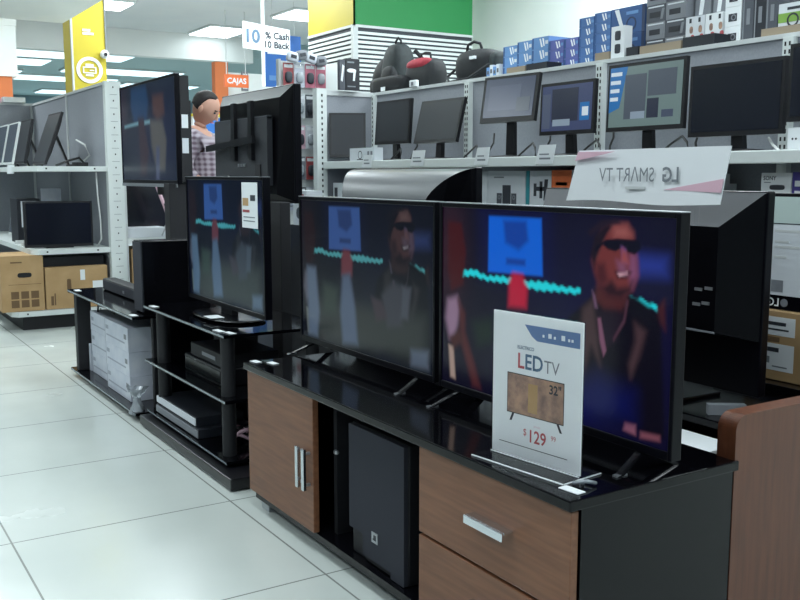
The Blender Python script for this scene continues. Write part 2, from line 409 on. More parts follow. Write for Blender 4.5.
pl = thing('pillar', 'white painted pillar with an orange lower half at the far left', 'pillar', (1.75, 11.8, 0))
bx('plaster', pl, -0.45, 0.42, 0, 0.4, 2.28, 2.85, 'wallw'); bx('orange_band', pl, -0.45, 0.36, 0.02, 0.38, 0, 2.28, 'orangew')
bx('capital', pl, -0.46, 0.43, -0.01, 0.41, 2.85, 3.3, 'wallw')

# ---- yellow pillar with the round printer badge
yp = thing('pillar', 'yellow square pillar with a round white printer badge', 'pillar', (2.28, 9.0, 0))
bx('plaster', yp, -0.14, 0.155, 0, 0.35, 0, 3.3, 'yellow')
bx('edge_trim', yp, -0.155, -0.14, -0.01, 0.02, 0, 3.3, 'frame')
m = MB(); m.ring((0, 2.105), 0.088, 0.118, -0.008, 0, 'paper')
m.box(-0.052, 0.052, -0.008, 0, 2.075, 2.083, 'paper').box(-0.052, 0.052, -0.008, 0, 2.125, 2.133, 'paper').box(-0.06, -0.05, -0.008, 0, 2.075, 2.133, 'paper').box(0.05, 0.06, -0.008, 0, 2.075, 2.133, 'paper')
m.box(-0.035, 0.035, -0.008, 0, 2.133, 2.16, 'paper').box(-0.035, 0.035, -0.008, 0, 2.05, 2.066, 'paper').box(0.0, 0.04, -0.008, 0, 2.098, 2.106, 'paper')
m.box(-0.05, 0.05, -0.006, 0, 2.42, 2.44, 'paper').box(-0.05, 0.02, -0.006, 0, 2.45, 2.47, 'paper')
m.build('printer_badge', yp)
cm = thing('security_camera', 'small white round camera on the side of the yellow pillar', 'camera', (2.41, 8.99, 2.25))
m = MB(); m.blob((0, -0.04, 0), (0.04, 0.035, 0.04), 'paper', 1.0); m.cyl((0, -0.02, 0), (0, 0.01, 0), 0.03, 'paper'); m.build('housing', cm)
MB().cyl((0, -0.078, -0.005), (0, -0.066, -0.005), 0.016, 'hole').build('lens', cm)
MB().cyl((0.025, 0.0, 0.0), (0.02, 0.0, 1.05), 0.006, 'inkg').build('conduit', cm)

# ---- slatted pillar: yellow and green above, slat board below
sp = thing('pillar', 'pillar painted yellow and green above white slat board', 'pillar', (3.8, 6.75, 0))
MB().box(0.012, 1.158, 0.012, 0.80, 0, 3.3, 'ceil').build('core', sp)
MB().box(0, 0.012, 0.0, .81, 2.335, 3.3, 'yellow').build('yellow_face', sp)
MB().box(0, 1.17, 0.0, 0.012, 2.335, 3.3, 'green').box(1.158, 1.17, 0.012, .81, 2.335, 3.3, 'green').build('green_face', sp)
m = MB(); m.box(0.004, 0.012, 0.012, .81, 0.1, 2.335, 'ink').box(0.012, 1.17, 0.004, 0.012, 0.1, 2.335, 'ink')
z = 0.12
while z < 2.31:
    m.box(-0.004, 0.006, 0.03, .81, z, z + 0.021, 'white'); m.box(0.03, 1.17, -0.004, 0.006, z, z + 0.021, 'white'); z += 0.0365
m.build('slat_board', sp)
MB().box(-0.012, 0.03, -0.012, 0.03, 0, 2.335, 'frame').box(-0.008, 1.172, -0.008, 0.01, 2.325, 2.345, 'frame').box(-0.008, 0.01, -0.008, .81, 2.325, 2.345, 'frame').build('corner_trim', sp)

# ---- ceiling lights in view
def lamp(x, y, z, w, d, label, mt='lamp', group='square ceiling lights'):
    t = thing('ceiling_light', label, 'ceiling light', (x, y, z), 0, group)
    MB().box(-w / 2 - .03, w / 2 + .03, -d / 2 - .03, d / 2 + .03, -0.03, 0, 'white').build('frame', t)
    MB().box(-w / 2, w / 2, -d / 2, d / 2, -0.045, -0.02, mt).build('diffuser', t)
lamp(5.40, 13.7, 3.3, 0.6, 0.9, 'bright ceiling light to the left of the cash back sign, nearest the beam')
lamp(5.80, 11.7, 3.3, 0.55, 0.7, 'large bright ceiling light directly above the cash back sign')
lamp(3.36, 12.3, 3.3, 0.5, 0.6, 'bright ceiling light right of the yellow pillar')
lamp(2.95, 13.2, 3.3, 0.35, 0.6, 'bright ceiling light just left of the yellow pillar')
for i, (x, y, w) in enumerate([(3.4, 15.4, 2.2), (5.0, 17.4, 2.0), (4.0, 19.2, 2.6), (6.4, 19.8, 1.5), (2.5, 18.5, 1.8), (6.0, 22.2, 3.0), (2.9, 16.6, 1.2)]):
    lamp(x, y, 3.02, w, 0.8, 'long strip light on the ceiling of the far hall', 'strip', 'strip lights of the far hall')

# ================================================================== hanging signs, far counters
sg = thing('hanging_sign', 'white cash back sign with a big grey ten, hanging from the ceiling', 'sign', (4.05, 9.0, 2.37), R(3))
MB().hexa([(-0.26, 0, 0.04), (0.27, 0, 0.0), (0.27, 0, 0.255), (-0.26, 0, 0.30)], [(-0.26, 0.012, 0.04), (0.27, 0.012, 0.0), (0.27, 0.012, 0.255), (-0.26, 0.012, 0.30)], 'paper').build('board', sg)
m = MB(); m.text('10', 0.18, -0.165, -.004, 0.10, 'signblue', bold=0.006)
m.text('% Cash', 0.092, 0.125, -.004, 0.15, 'ink', bold=0.003).text('10 Back', 0.092, 0.11, -.004, 0.06, 'ink', bold=0.003).build('lettering', sg)
MB().box(-0.07, -0.045, -0.05, -0.02, -0.33, 0.93, 'paper').box(-0.075, -0.045, -0.02, 0.0, 0.14, 0.2, 'paper').build('post', sg)
po = thing('hanging_poster', 'blue and white poster hanging left of the yellow pillar face', 'poster', (5.18, 11.0, 2.22))
bx('board', po, -0.25, 0.24, 0, 0.012, 0.02, 0.66, 'bluep')
m = MB(); m.box(-0.22, 0.02, -0.002, 0, 0.42, 0.6, 'paper').box(0.06, 0.2, -0.002, 0, 0.06, 0.22, 'paper').box(-0.2, 0.0, -0.002, 0, 0.1, 0.16, 'blue2'); m.build('print', po)
for s in (-.15, .15): MB().cyl((s, 0.006, 0.66), (s, 0.006, 1.08), 0.003, 'cablew').build('wire', po)
ca = thing('checkout_sign', 'orange checkout sign reading CAJAS with white letters', 'sign', (4.96, 12.0, 2.31))
bx('board', ca, -0.17, 0.17, 0, 0.04, 0, 0.165, 'orange')
MB().text('CAJAS', 0.10, 0, 0, 0.05, 'paper', bold=0.003).build('lettering', ca)
MB().box(-0.14, -0.13, 0.015, 0.025, 0.165, 0.99, 'cablew').box(0.13, 0.14, 0.015, 0.025, 0.165, 0.99, 'cablew').build('hanger', ca)
bx('orange_panel', None, 4.95, 5.14, 12.75, 12.88, 0, 2.72, 'orangew')
o = bpy.data.objects['orange_panel']; tag(o, 'tall orange panel behind the checkout sign', 'panel')
wn = thing('notice_board', 'small grey notice on the white wall right of the checkout sign', 'notice', (5.45, 12.9, 2.35))
bx('board', wn, -0.05, 0.05, -0.02, 0, 0, 0.27, 'mgrey'); bx('sheet', wn, -0.035, 0.035, -0.024, -0.02, 0.03, 0.24, 'paper')
# service counter behind the customer
ct = thing('display_cabinet', 'blue and white display cabinet with a yellow top edge behind the customer', 'cabinet', (3.55, 9.0, 0))
bx('carcass', ct, -0.3, 0.35, 0, 0.4, 0, 1.72, 'paperb')
bx('top_edge', ct, -0.31, 0.36, -0.01, 0.41, 1.72, 1.745, 'yellow')
m = MB().box(-0.28, 0.33, -0.012, 0, 1.56, 1.71, 'bluecab').box(-0.28, 0.33, -0.012, 0, 1.2, 1.32, 'bluecab').box(-0.28, 0.33, -0.012, 0, 0.5, 0.9, 'bluecab'); m.build('blue_panel', ct)
for k, x in enumerate((-0.2, -0.08, 0.05)):
    bx('bottle_print', ct, x, x + 0.05, -0.02, -0.012, 1.36, 1.5, 'inkg')
cn = thing('checkout_counter', 'long pale counter standing far back under the checkout sign', 'counter', (4.8, 12.2, 0))
bx('carcass', cn, -2.4, 0.2, 0, 0.5, 0, 1.0, 'paperb'); bx('worktop', cn, -2.45, 0.25, -0.05, 0.55, 1.0, 1.04, 'mgrey')
for k in range(4):
    c = thing('far_window', 'tall window of the far hall showing bright panes', 'window', (2.9 + k * 1.9, 23.9, 0.6), 0, 'windows of the far hall')
    bx('frame', c, -0.75, 0.75, 0, 0.08, 0, 1.9, 'mgrey')
    MB().box(-0.68, -0.03, -0.02, 0, 0.07, 1.83, 'strip').box(0.03, 0.68, -0.02, 0, 0.07, 1.83, 'strip').build('pane', c)

# ================================================================== generic builders
def rbox(mb, pts, m): pass
def tv(name, label, loc, rz, w, h, z0, depth=0.05, gain=None, lift=(0, 0, 0), tint=(1, 1, 1), trim='black', feet='legs', group=None, cat='television', edge=0.012, clip=None):
    t = thing(name, label, cat, loc, rz, group)
    x = w / 2
    c = MB()
    c.box(-x, -x + edge, 0, 0.03, z0, z0 + h, 'bezel').box(x - edge, x, 0, 0.03, z0, z0 + h, 'bezel')
    c.box(-x + edge, x - edge, 0, 0.03, z0 + h - edge, z0 + h, 'bezel').box(-x + edge, x - edge, 0, 0.03, z0, z0 + edge * 1.6, 'bezel')
    c.box(-x + edge, x - edge, 0.006, 0.03, z0 + edge * 1.6, z0 + h - edge, 'black')
    c.build('bezel', t, bevel=0.002)
    b = MB(); i = 0.05
    b.hexa([(-x + .01, 0.03, z0 + .01), (x - .01, 0.03, z0 + .01), (x - .01, 0.03, z0 + h - .01), (-x + .01, 0.03, z0 + h - .01)],
           [(-x + i, depth, z0 + i), (x - i, depth, z0 + i), (x - i, depth, z0 + h - 2 * i), (-x + i, depth, z0 + h - 2 * i)], 'tvback')
    b.build('back_cover', t)
    if gain: screen_mesh(t, -x + edge, x - edge, z0 + edge * 1.6, z0 + h - edge, 0.004, gain, lift, tint, clip=clip)
    MB().box(-x, x, -0.001, 0.03, z0 + h, z0 + h + 0.002, 'silver').build('top_trim', t)
    if feet == 'legs':
        for sx in (-1, 1):
            f = MB(); fx = sx * (x - 0.095)
            f.hexa([(fx - .008, 0.01, z0 + .004), (fx + .008, 0.01, z0 + .004), (fx + .008, 0.03, z0 + .004), (fx - .008, 0.03, z0 + .004)],
                   [(fx - .006 + sx * .02, -0.085, 0.0), (fx + .006 + sx * .02, -0.085, 0.0), (fx + .01 + sx * .02, -0.070, 0.002), (fx - .01 + sx * .02, -0.070, 0.002)], 'black')
            f.hexa([(fx - .008, 0.01, z0 + .004), (fx + .008, 0.01, z0 + .004), (fx + .008, 0.03, z0 + .004), (fx - .008, 0.03, z0 + .004)],
                   [(fx - .01 + sx * .02, 0.085, 0.0), (fx + .01 + sx * .02, 0.085, 0.0), (fx + .01 + sx * .02, 0.10, 0.002), (fx - .01 + sx * .02, 0.10, 0.002)], 'black')
            f.mats = [M['gloss']]; fo = f.build('foot', t)
            MB().box(fx - .006 + sx * .02, fx + .006 + sx * .02, -0.088, -0.055, 0.0, 0.004, 'silver').build('foot_tip', fo)
    elif feet == 'pedestal':
        p = MB(); p.box(-0.06, 0.06, 0.012, 0.04, 0.012, z0 + 0.02, 'black'); p.build('neck', t)
        p = MB(); p.blob((0, 0.02, 0.007), (0.24, 0.12, 0.007), 'gloss', 0.8); p.build('base', t)
    return t
def rear_tv(label, loc, w, z0, h, bz0, bz1, inl, inr, bd, cover='tvback', bevelm='tvbackl', legs=True, curved=False):
    # seen from behind: local +x is the left of the picture
    t = thing('television', label, 'television', loc, BACK)
    x = w / 2
    MB().box(-x, x, 0, 0.03, z0, z0 + h, 'bezel').build('bezel', t, bevel=0.004)
    MB().box(-x + .012, x - .012, -0.001, 0.0, z0 + .018, z0 + h - .012, 'glass').build('screen', t)
    b = MB()
    A = [(-x + .006, 0.03, z0 + h - .25 * h - (h - (bz1 - z0))), (x - .006, 0.03, z0 + h - .25 * h - (h - (bz1 - z0)))]
    o4 = [(-x + .006, 0.03, bz0 - .03), (x - .006, 0.03, bz0 - .03), (x - .006, 0.03, z0 + h - .004), (-x + .006, 0.03, z0 + h - .004)]
    i4 = [(-x + inr, bd, bz0), (x - inl, bd, bz0), (x - inl, bd, bz1), (-x + inr, bd, bz1)]
    if curved:      # rounded top sweeping down, right end cut in an s-curve
        K = 12; L_ = []; R_ = []
        for k in range(K + 1):
            q = k / K; yy = 0.03 + (bd - .03) * math.sin(q * PI / 2); zz = z0 + h - .004 - (z0 + h - .004 - bz1) * (1 - math.cos(q * PI / 2))
            s = q * q * (3 - 2 * q)
            L_.append((x - .006 - inl * s, yy, zz)); R_.append((-x + .006 + inr * s, yy, zz))
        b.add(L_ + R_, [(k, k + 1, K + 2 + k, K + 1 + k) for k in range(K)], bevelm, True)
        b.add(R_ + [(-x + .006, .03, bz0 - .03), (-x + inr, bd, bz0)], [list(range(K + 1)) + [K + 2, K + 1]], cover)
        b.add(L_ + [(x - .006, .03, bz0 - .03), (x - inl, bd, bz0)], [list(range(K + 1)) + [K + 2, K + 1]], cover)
        b.add(o4 + i4, [(0, 1, 5, 4), (4, 5, 6, 7)], cover)
    else:
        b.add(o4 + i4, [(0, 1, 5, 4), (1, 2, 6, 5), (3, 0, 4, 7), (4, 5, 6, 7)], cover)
        b.add([o4[2], o4[3], i4[3], i4[2]], [(0, 1, 2, 3)], bevelm)  # top bevel coloured lighter, as if catching light from above
    b.add(o4, [(0, 1, 2, 3)], cover)
    b.build('back_cover', t)
    MB().box(-x + inr, x - inl, bd - .004, bd + .002, bz0 - .003, bz0 + .002, 'mgrey').build('edge_glint', t)  # added pale line along the cover, standing in for a lit edge
    v = MB()
    for k in range(9): v.box(-x + inr + .12 + k * 0.02, -x + inr + .13 + k * 0.02, bd - .001, bd + .0012, bz1 - .05, bz1 - .02, 'hole')
    v.build('vent', t)
    pt = MB()
    for k, (px, pz) in enumerate(((0.022, 0.11), (0.055, 0.105), (0.03, 0.07), (0.06, 0.065), (0.13, 0.065))):
        pt.box(-x + inr + px - .012, -x + inr + px + .012, bd, bd + .003, bz0 + pz, bz0 + pz + .008, 'silver')
    pt.build('port', t)
    if legs:
        p = MB(); p.box(-0.05, 0.05, 0.005, 0.05, 0.01, z0 + .03, 'black'); p.build('neck', t)
        MB().box(-0.22, 0.22, -0.09, 0.13, 0, 0.012, 'gloss').build('base', t, bevel=0.004)
    return t
def mark(m, x0, x1, z0, z1, c, y=-0.0008): m.box(x0, x1, y, 0, z0, z1, c)
def pbox(name, label, cat, Xf, Ya, Yb, z0, z1, depth, m, art=None, group=None, rz=AISLE, bev=0.0):
    """box facing the aisle: front at world x = Xf, from Ya (left as seen) to Yb (right as seen)"""
    mb = MB(); w = (Ya - Yb) / 2; mb.box(-w, w, 0, depth, 0, z1 - z0, m)
    if art: art(mb, w, z1 - z0)
    o = mb.build(name, None, (Xf, (Ya + Yb) / 2, z0), rz)
    return tag(o, label, cat, group)

# ================================================================== right shelving (long gondola)
GY = [5.478, 4.415, 3.353, 2.338, 1.30]
gd = thing('shelving_unit', 'long white steel shelving unit with grey partitions holding monitors', 'shelving unit', (3.24, 3.4, 0))
def W(mb, x0, x1, y0, y1, z0, z1, m): return mb.box(x0 - 3.24, x1 - 3.24, y0 - 3.4, y1 - 3.4, z0, z1, m)
for a, b in zip(GY[:-1], GY[1:]):
    mb = MB(); W(mb, 3.245, 3.265, b + .02, a - .02, 0.12, 1.672, 'panel'); mb.build('back_panel', gd)
    mb = MB(); W(mb, 3.235, 3.262, b - .0, a - .0, 1.672, 1.69, 'frame'); mb.build('panel_trim', gd)
    mb = MB(); W(mb, 2.862, 3.24, b + .004, a - .004, 1.205, 1.228, 'white'); mb.build('shelf', gd)
    mb = MB(); W(mb, 2.842, 2.862, b + .002, a - .002, 1.19, 1.236, 'white'); mb.build('price_rail', gd, bevel=0.004)
    mb = MB(); W(mb, 2.862, 3.24, b + .004, a - .004, 0.835, 0.86, 'white'); mb.build('shelf', gd)
    mb = MB(); W(mb, 2.80, 3.24, b + .004, a - .004, 0.0, 0.16, 'white'); mb.build('base_deck', gd)
    mb = MB(); W(mb, 3.262, 3.80, b + .004, a - .004, 1.672, 1.695, 'white'); mb.build('top_deck', gd)
for k, y in enumerate(GY):
    mb = MB(); W(mb, 3.215, 3.245, y - .022, y + .022, 0.0, 1.675, 'white')
    z = 1.25
    while z < 1.66: W(mb, 3.2135, 3.216, y - .013, y - .006, z, z + .016, 'hole'); W(mb, 3.2135, 3.216, y + .006, y + .013, z, z + .016, 'hole'); z += 0.03
    mb.build('upright_post', gd)
mb = MB(); W(mb, 3.262, 3.80, 5.474, 5.98, 1.672, 1.695, 'white'); mb.build('top_deck', gd)
mb = MB(); W(mb, 3.30, 3.79, 5.48, 5.96, 0, 1.672, 'panel'); mb.build('end_bay', gd)
mb = MB(); W(mb, 2.87, 3.215, 5.482, 5.50, 0.1, 1.66, 'panel'); mb.build('end_panel', gd)
mb = MB(); W(mb, 2.87, 3.24, 5.476, 5.506, 1.66, 1.69, 'frame'); mb.build('panel_trim', gd)
mb = MB(); W(mb, 2.80, 2.872, 5.464, 5.52, 0, 1.70, 'white')
z = 0.1
while z < 1.68: W(mb, 2.832, 2.842, 5.4625, 5.465, z, z + .016, 'hole'); z += 0.036
mb.build('end_post', gd)
# price cards on the rail
for (ya, yb, z0, z1, lb) in ((4.96, 4.83, 1.195, 1.268, 'white price card on the rail beneath the leaning dark monitors, farthest left'),
                             (4.42, 4.27, 1.20, 1.283, 'white price card tilted on the rail under the tilted switched-off monitor'),
                             (3.83, 3.70, 1.20, 1.285, 'white price card on the rail under the raised monitor on the black stand'),
                             (3.36, 3.22, 1.20, 1.285, 'white price card on the rail just left of the mirrored television banner')):
    mb = MB(); w = (ya - yb) / 2
    mb.hexa([(-w, 0, 0), (w - .02, 0, 0), (w, 0.0, z1 - z0), (-w + .03, 0.0, z1 - z0)], [(-w, .003, 0), (w - .02, .003, 0), (w, .003, z1 - z0), (-w + .03, .003, z1 - z0)], 'paper')
    mark(mb, -w + .03, w - .035, 0.02, 0.028, 'inkg'); mark(mb, -w + .03, w - .045, 0.04, 0.046, 'inkg')
    tag(mb.build('price_card', None, (2.838, (ya + yb) / 2, z0), AISLE), lb, 'price card', None)
# ---- monitors
SCR = {}
def scr_mat(n, rgb, es): 
    SCR[n] = mat('screen_' + n, (6, 6, 8), 0.2, emit=rgb, es=es); return SCR[n]
scr_mat('greyblue', (92, 104, 128), 0.62); scr_mat('navyish', (62, 72, 104), 0.9); scr_mat('greenish', (108, 130, 130), 0.8)
scr_mat('pane', (74, 84, 96), 0.9); scr_mat('dark', (44, 50, 66), 0.9); scr_mat('blue', (40, 106, 168), .9); scr_mat('pale', (130, 148, 164), .9); scr_mat('whitish', (190, 205, 214), 1.0); scr_mat('mid', (80, 92, 116), .6)
OFF = mat('screen_off', (36, 39, 45), 0.4)
OFF2 = mat('screen_off_dark', (14, 18, 30), 0.22)
def monitor(label, loc, rz, w, h, zb, tilt, scr, art=None, frame='black', edge=0.014, group=None, stand='neck', depth=0.045):
    t = thing('computer_monitor', label, 'monitor', loc, rz, group)
    T = Matrix.Translation((0, 0, zb)) @ Matrix.Rotation(-tilt, 4, 'X')
    def put(mb, name):
        mb.v = [tuple(T @ Vector(p)) for p in mb.v]; return mb.build(name, t, bevel=0.0)
    x = w / 2
    mb = MB().box(-x, x, 0.0, 0.02, 0, h, frame)
    mb.hexa([(-x + .01, .02, .01), (x - .01, .02, .01), (x - .01, .02, h - .01), (-x + .01, .02, h - .01)], [(-x * .6, depth, h * .25), (x * .6, depth, h * .25), (x * .6, depth, h * .8), (-x * .6, depth, h * .8)], frame)
    put(mb, 'casing')
    mb = MB().box(-x + edge, x - edge, -0.0015, 0, edge * 1.3, h - edge, scr)
    if art:
        mb2 = MB(); art(mb2, x - edge, h)
        mb.v += []; k = len(mb.v)
        for f, mi, sm in zip(mb2.f, mb2.m, mb2.sm):
            mb.f.append([q + k for q in f]); mb.m.append(mb.mi(mb2.mats[mi])); mb.sm.append(sm)
        mb.v += mb2.v
    put(mb, 'screen')
    if stand == 'neck':
        c = T @ Vector((0, 0.03, h * 0.35))
        MB().hexa([(-.022, c.y - .012, c.z), (.022, c.y - .012, c.z), (.022, c.y + .012, c.z), (-.022, c.y + .012, c.z)], [(-.028, 0.03, 0.01), (.028, 0.03, 0.01), (.028, 0.055, 0.01), (-.028, 0.055, 0.01)], 'black').build('neck', t)
        mb = MB(); n = 28
        mb.blob((0, 0.03, 0.011), (0.115, 0.085, 0.011), 'black', 0.8); mb.build('base', t)
    elif stand == 'lean':
        c = T @ Vector((0, 0.03, h * 0.7))
        MB().hexa([(-.015, c.y - .01, c.z), (.015, c.y - .01, c.z), (.015, c.y + .01, c.z), (-.015, c.y + .01, c.z)], [(-.02, c.y + .10, 0), (.02, c.y + .10, 0), (.02, c.y + .115, 0), (-.02, c.y + .115, 0)], 'black').build('rear_strut', t)
    return t
ZS = 1.228
monitor('dark switched-off monitor leaning in the corner against the end partition', (2.97, 5.37, ZS + .002), R(-30), 0.235, 0.285, 0.035, R(8), OFF, stand='lean')
monitor('switched-off monitor with a grey screen, second from the left end of the long shelf', (3.05, 4.965, ZS), AISLE, 0.395, 0.265, 0.11, R(4), OFF)
monitor('switched-off monitor tilted far back, third from the left end of the long shelf', (3.03, 4.47, ZS), AISLE, 0.425, 0.25, 0.105, R(14), OFF)
def art4(m, x, h):
    m.box(-x, x, -.0025, -.001, .03, h - .014, SCR['mid']); m.box(-x + .03, x - .09, -.0035, -.0025, .06, h - .05, SCR['greyblue']); m.box(x * .35, x - .02, -.0038, -.0025, .05, .12, SCR['pane'])
monitor('raised square monitor with a pale blue-grey picture on a tall black stand', (2.99, 3.77, ZS), R(-84), 0.385, 0.235, 0.185, R(9), SCR['greyblue'], art4, edge=0.02)
def art5(m, x, h):
    m.box(-x + .07, x - .09, -.0025, -.001, .06, h - .03, SCR['dark']); m.box(-x + .08, x - .14, -.0035, -.002, .04, .07, SCR['pale']); m.box(x - .075, x - .015, -.0035, -.0015, .06, .14, SCR['blue']); m.box(x - .06, x - .02, -.004, -.003, .08, .12, SCR['whitish'])
    m.box(-x + .005, -x + .06, -.0025, -.001, .03, h - .05, SCR['greyblue'])
monitor('black monitor showing a dark blue window with a small bright blue panel', (2.99, 3.33, ZS), AISLE, 0.365, 0.24, 0.108, R(2), SCR['navyish'], art5)
def art6(m, x, h):
    m.prism([(-x, h - .014), (-x, .08), (-x + .06, .10), (-x + .10, h - .014)], -.0028, -.001, SCR['blue'])
    for k in range(4): m.box(-x + .005, -x + .07 - .006 * k, -.0034, -.0028, h - .05 - .035 * k, h - .034 - .035 * k, SCR['whitish'])
    m.box(-x + .09, -x + .21, -.0036, -.001, .05, h - .05, SCR['pane']); m.box(-x + .22, x - .03, -.0036, -.001, .14, h - .04, SCR['pane']); m.box(-x + .13, -x + .21, -.0042, -.0036, .05, .08, SCR['pale'])
    m.box(-x + .22, x - .12, -.0036, -.001, .05, .13, SCR['dark']); m.box(x - .1, x - .04, -.0036, -.001, .05, .08, SCR['mid'])
monitor('black monitor with a green-grey screen and a blue strip down its left side', (2.99, 2.852, ZS), AISLE, 0.43, 0.285, 0.108, R(2), SCR['greenish'], art6)
monitor('large switched-off monitor with a dark navy screen on a square stand', (2.99, 2.395, ZS), AISLE, 0.43, 0.275, 0.07, R(1), OFF2)
monitor('switched-off dark monitor cut off by the right edge of the picture', (2.99, 1.955, ZS), AISLE, 0.42, 0.272, 0.11, R(1), OFF2)
# cables on the shelf
for k, (y, lb) in enumerate(((4.72, 'black cable curling on the shelf between the two grey switched-off monitors'), (3.98, 'black cable hanging beside the raised monitor'), (3.53, 'black cable looping between the raised and the dark blue monitor'),
                             (3.10, 'black cable curled left of the green-grey monitor'), (2.62, 'black cable curled right of the green-grey monitor'))):
    p = [(3.12, y + .05, ZS + .14), (3.10, y + .03, ZS + .09), (3.05, y, ZS + .05), (3.0, y - .05, ZS + .012), (2.95, y - .08, ZS + .006), (2.92, y - .03, ZS + .006), (2.96, y + .03, ZS + .006)]
    p2 = [(2.90, y - .1, ZS + .006), (2.93, y - .06, ZS + .05), (2.96, y - .01, ZS + .075), (2.97, y + .05, ZS + .05), (2.95, y + .09, ZS + .012)]
    tag(MB().tube(p, 0.005, 'cable').tube(p2[::-1] + p[-1:], 0.005, 'cable').build('cable'), lb, 'cable')
tag(MB().tube([(3.08, 2.3, ZS + .06), (3.0, 2.22, ZS + .03), (2.93, 2.14, ZS + .006), (2.9, 2.0, ZS + .006)], 0.005, 'cablew').build('cable'), 'white cable on the shelf by the large navy monitor', 'cable')
wo = thing('wall_socket', 'white socket box on the shelf between the last two dark monitors', 'socket', (3.0, 2.135, ZS), AISLE)
bx('housing', wo, -.028, .028, 0, .04, 0, .09, 'paper', 0.004); MB().cyl((-.006, -.001, .05), (-.006, .001, .05), .004, 'ink').cyl((.008, -.001, .05), (.008, .001, .05), .004, 'ink').build('pin_hole', wo)
wo = thing('wall_socket', 'small white socket on the grey partition above the grey switched-off monitors', 'socket', (3.24, 4.99, 1.685), AISLE)
bx('housing', wo, -.035, .035, -.02, 0.005, 0.006, .046, 'paper', 0.003); bx('switch', wo, -.012, .012, -.024, -.02, .015, .035, 'mgrey')
# white box with an oval on the shelf
def art(m, w, h):
    m.ring((-.02, h * .5), .02, .026, -.001, 0, 'ink'); mark(m, -.06, .03, .012, .018, 'ink'); mark(m, w * .45, w * .6, h * .4, h * .75, 'mgrey'); mark(m, w * .7, w * .85, h * .4, h * .75, 'mgrey')
pbox('product_box', 'low white box with a dark oval print on the long shelf', 'box', 2.875, 5.17, 4.87, ZS, ZS + .085, 0.06, 'paperb', art)
# lower shelf boxes
def spk(m, w, h):
    m.cyl((-w * .3, -.001, h - .14), (-w * .3, 0, h - .14), w * .35, 'dgrey', smooth=False); m.cyl((-w * .3, -.002, h - .14), (-w * .3, -.001, h - .14), w * .16, 'paper', smooth=False); mark(m, -w * .1, -w * .02, h - .10, h - .05, 'ink')
def spk3(m, w, h):
    mark(m, -.03, .035, h - .18, h - .07, 'ink'); mark(m, -.075, -.035, h - .18, h - .11, 'dgrey'); mark(m, .04, .08, h - .18, h - .11, 'dgrey')
    for x in (-.055, .06): m.ring((x, h - .13), .006, .012, -.0016, 0, 'mgrey')
    mark(m, -.1, -.02, h - .035, h - .028, 'inkg')
def brk(m, w, h):
    mark(m, -w + .03, -w + .05, h - .12, h - .06, 'ink'); mark(m, -w + .05, w - .04, h - .095, h - .075, 'ink'); m.hexa([(w - .05, -.001, h - .14), (w - .03, -.001, h - .14), (w - .02, -.001, h - .04), (w - .045, -.001, h - .04)], [(w - .05, 0, h - .14), (w - .03, 0, h - .14), (w - .02, 0, h - .04), (w - .045, 0, h - .04)], 'ink'); mark(m, w - .08, w - .06, h - .13, h - .05, 'ink')
pbox('product_box', 'narrow white speaker box at the left end of the lower shelf boxes', 'box', 2.95, 3.965, 3.86, .86, 1.168, .2, 'paperb', spk)
pbox('product_box', 'white box picturing three dark speakers on the lower shelf', 'box', 2.95, 3.855, 3.56, .86, 1.17, .2, 'paperb', spk3)
pbox('product_box', 'thin teal box squeezed between the speaker box and the bracket box', 'box', 2.95, 3.556, 3.532, .86, 1.17, .2, 'teal')
pbox('product_box', 'white box picturing a black wall bracket on the lower shelf', 'box', 2.95, 3.528, 3.375, .86, 1.17, .2, 'paperb', brk)
def org(m, w, h):
    mark(m, -w, w, h - .13, h, 'orange'); mark(m, -w + .03, w - .03, h - .07, h - .055, 'paper'); mark(m, -w + .04, w - .05, h - .10, h - .09, 'paper')
    for k in range(5): mark(m, -w, w, h - .16 - k * .02, h - .15 - k * .02, 'ink')
pbox('product_box', 'white box with an orange top and black stripes on the lower shelf', 'box', 2.95, 3.37, 3.235, .86, 1.172, .2, 'paperb', org)
pbox('product_box', 'tall dark box behind the banner on the lower shelf', 'box', 3.0, 3.2, 2.86, .86, 1.09, .2, 'dgrey')
def spkL(m, w, h): mark(m, -w + .02, -w + .06, h - .09, h - .03, 'ink'); mark(m, -.02, .0, h - .07, h - .05, 'inkg'); mark(m, .05, .07, h - .07, h - .05, 'inkg')
pbox('product_box', 'white box with small grey symbols at the far left of the lower shelf', 'box', 2.9, 5.44, 5.16, .86, 1.10, .2, 'paperb', spkL)
pbox('product_box', 'dark box on the lower shelf beneath the two flat white boxes', 'box', 2.95, 2.84, 2.5, .86, 1.085, .25, 'cardblack')
pbox('product_box', 'flat white box lying lowest of the pair right of the banner', 'box', 2.95, 2.83, 2.53, 1.085, 1.115, .25, 'paper')
pbox('product_box', 'flat white box lying uppermost of the pair right of the banner', 'box', 2.95, 2.83, 2.54, 1.115, 1.155, .22, 'paper', lambda m, w, h: mark(m, -w + .02, w - .1, .014, .02, 'inkg'))
def sony(m, w, h):
    m.text('SONY', 0.02, -w + .035, 0, h - .026, 'ink', bold=.0004); m.blob((0.005, -.0006, h - .052), (.032, .0006, .009), 'ink', .5, 16, 6); mark(m, -w + .012, -w + .04, h - .036, h - .033, 'inkg')
pbox('product_box', 'white box with a black speaker picture above the film-covered television', 'box', 2.95, 2.225, 2.10, .86, 1.158, .18, 'paper', sony)
pbox('product_box', 'purple and white box at the right edge beside the white speaker box', 'box', 2.95, 2.096, 1.98, .86, 1.16, .18, 'purple', lambda m, w, h: (mark(m, -w + .01, w - .03, h - .05, h - .03, 'paper'), mark(m, -w + .01, w - .05, h - .08, h - .065, 'paper')))
# ---- dark lower rows behind the televisions
for y0, y1 in ((4.45, 5.4), (3.4, 4.35), (2.4, 3.3)):
    pass

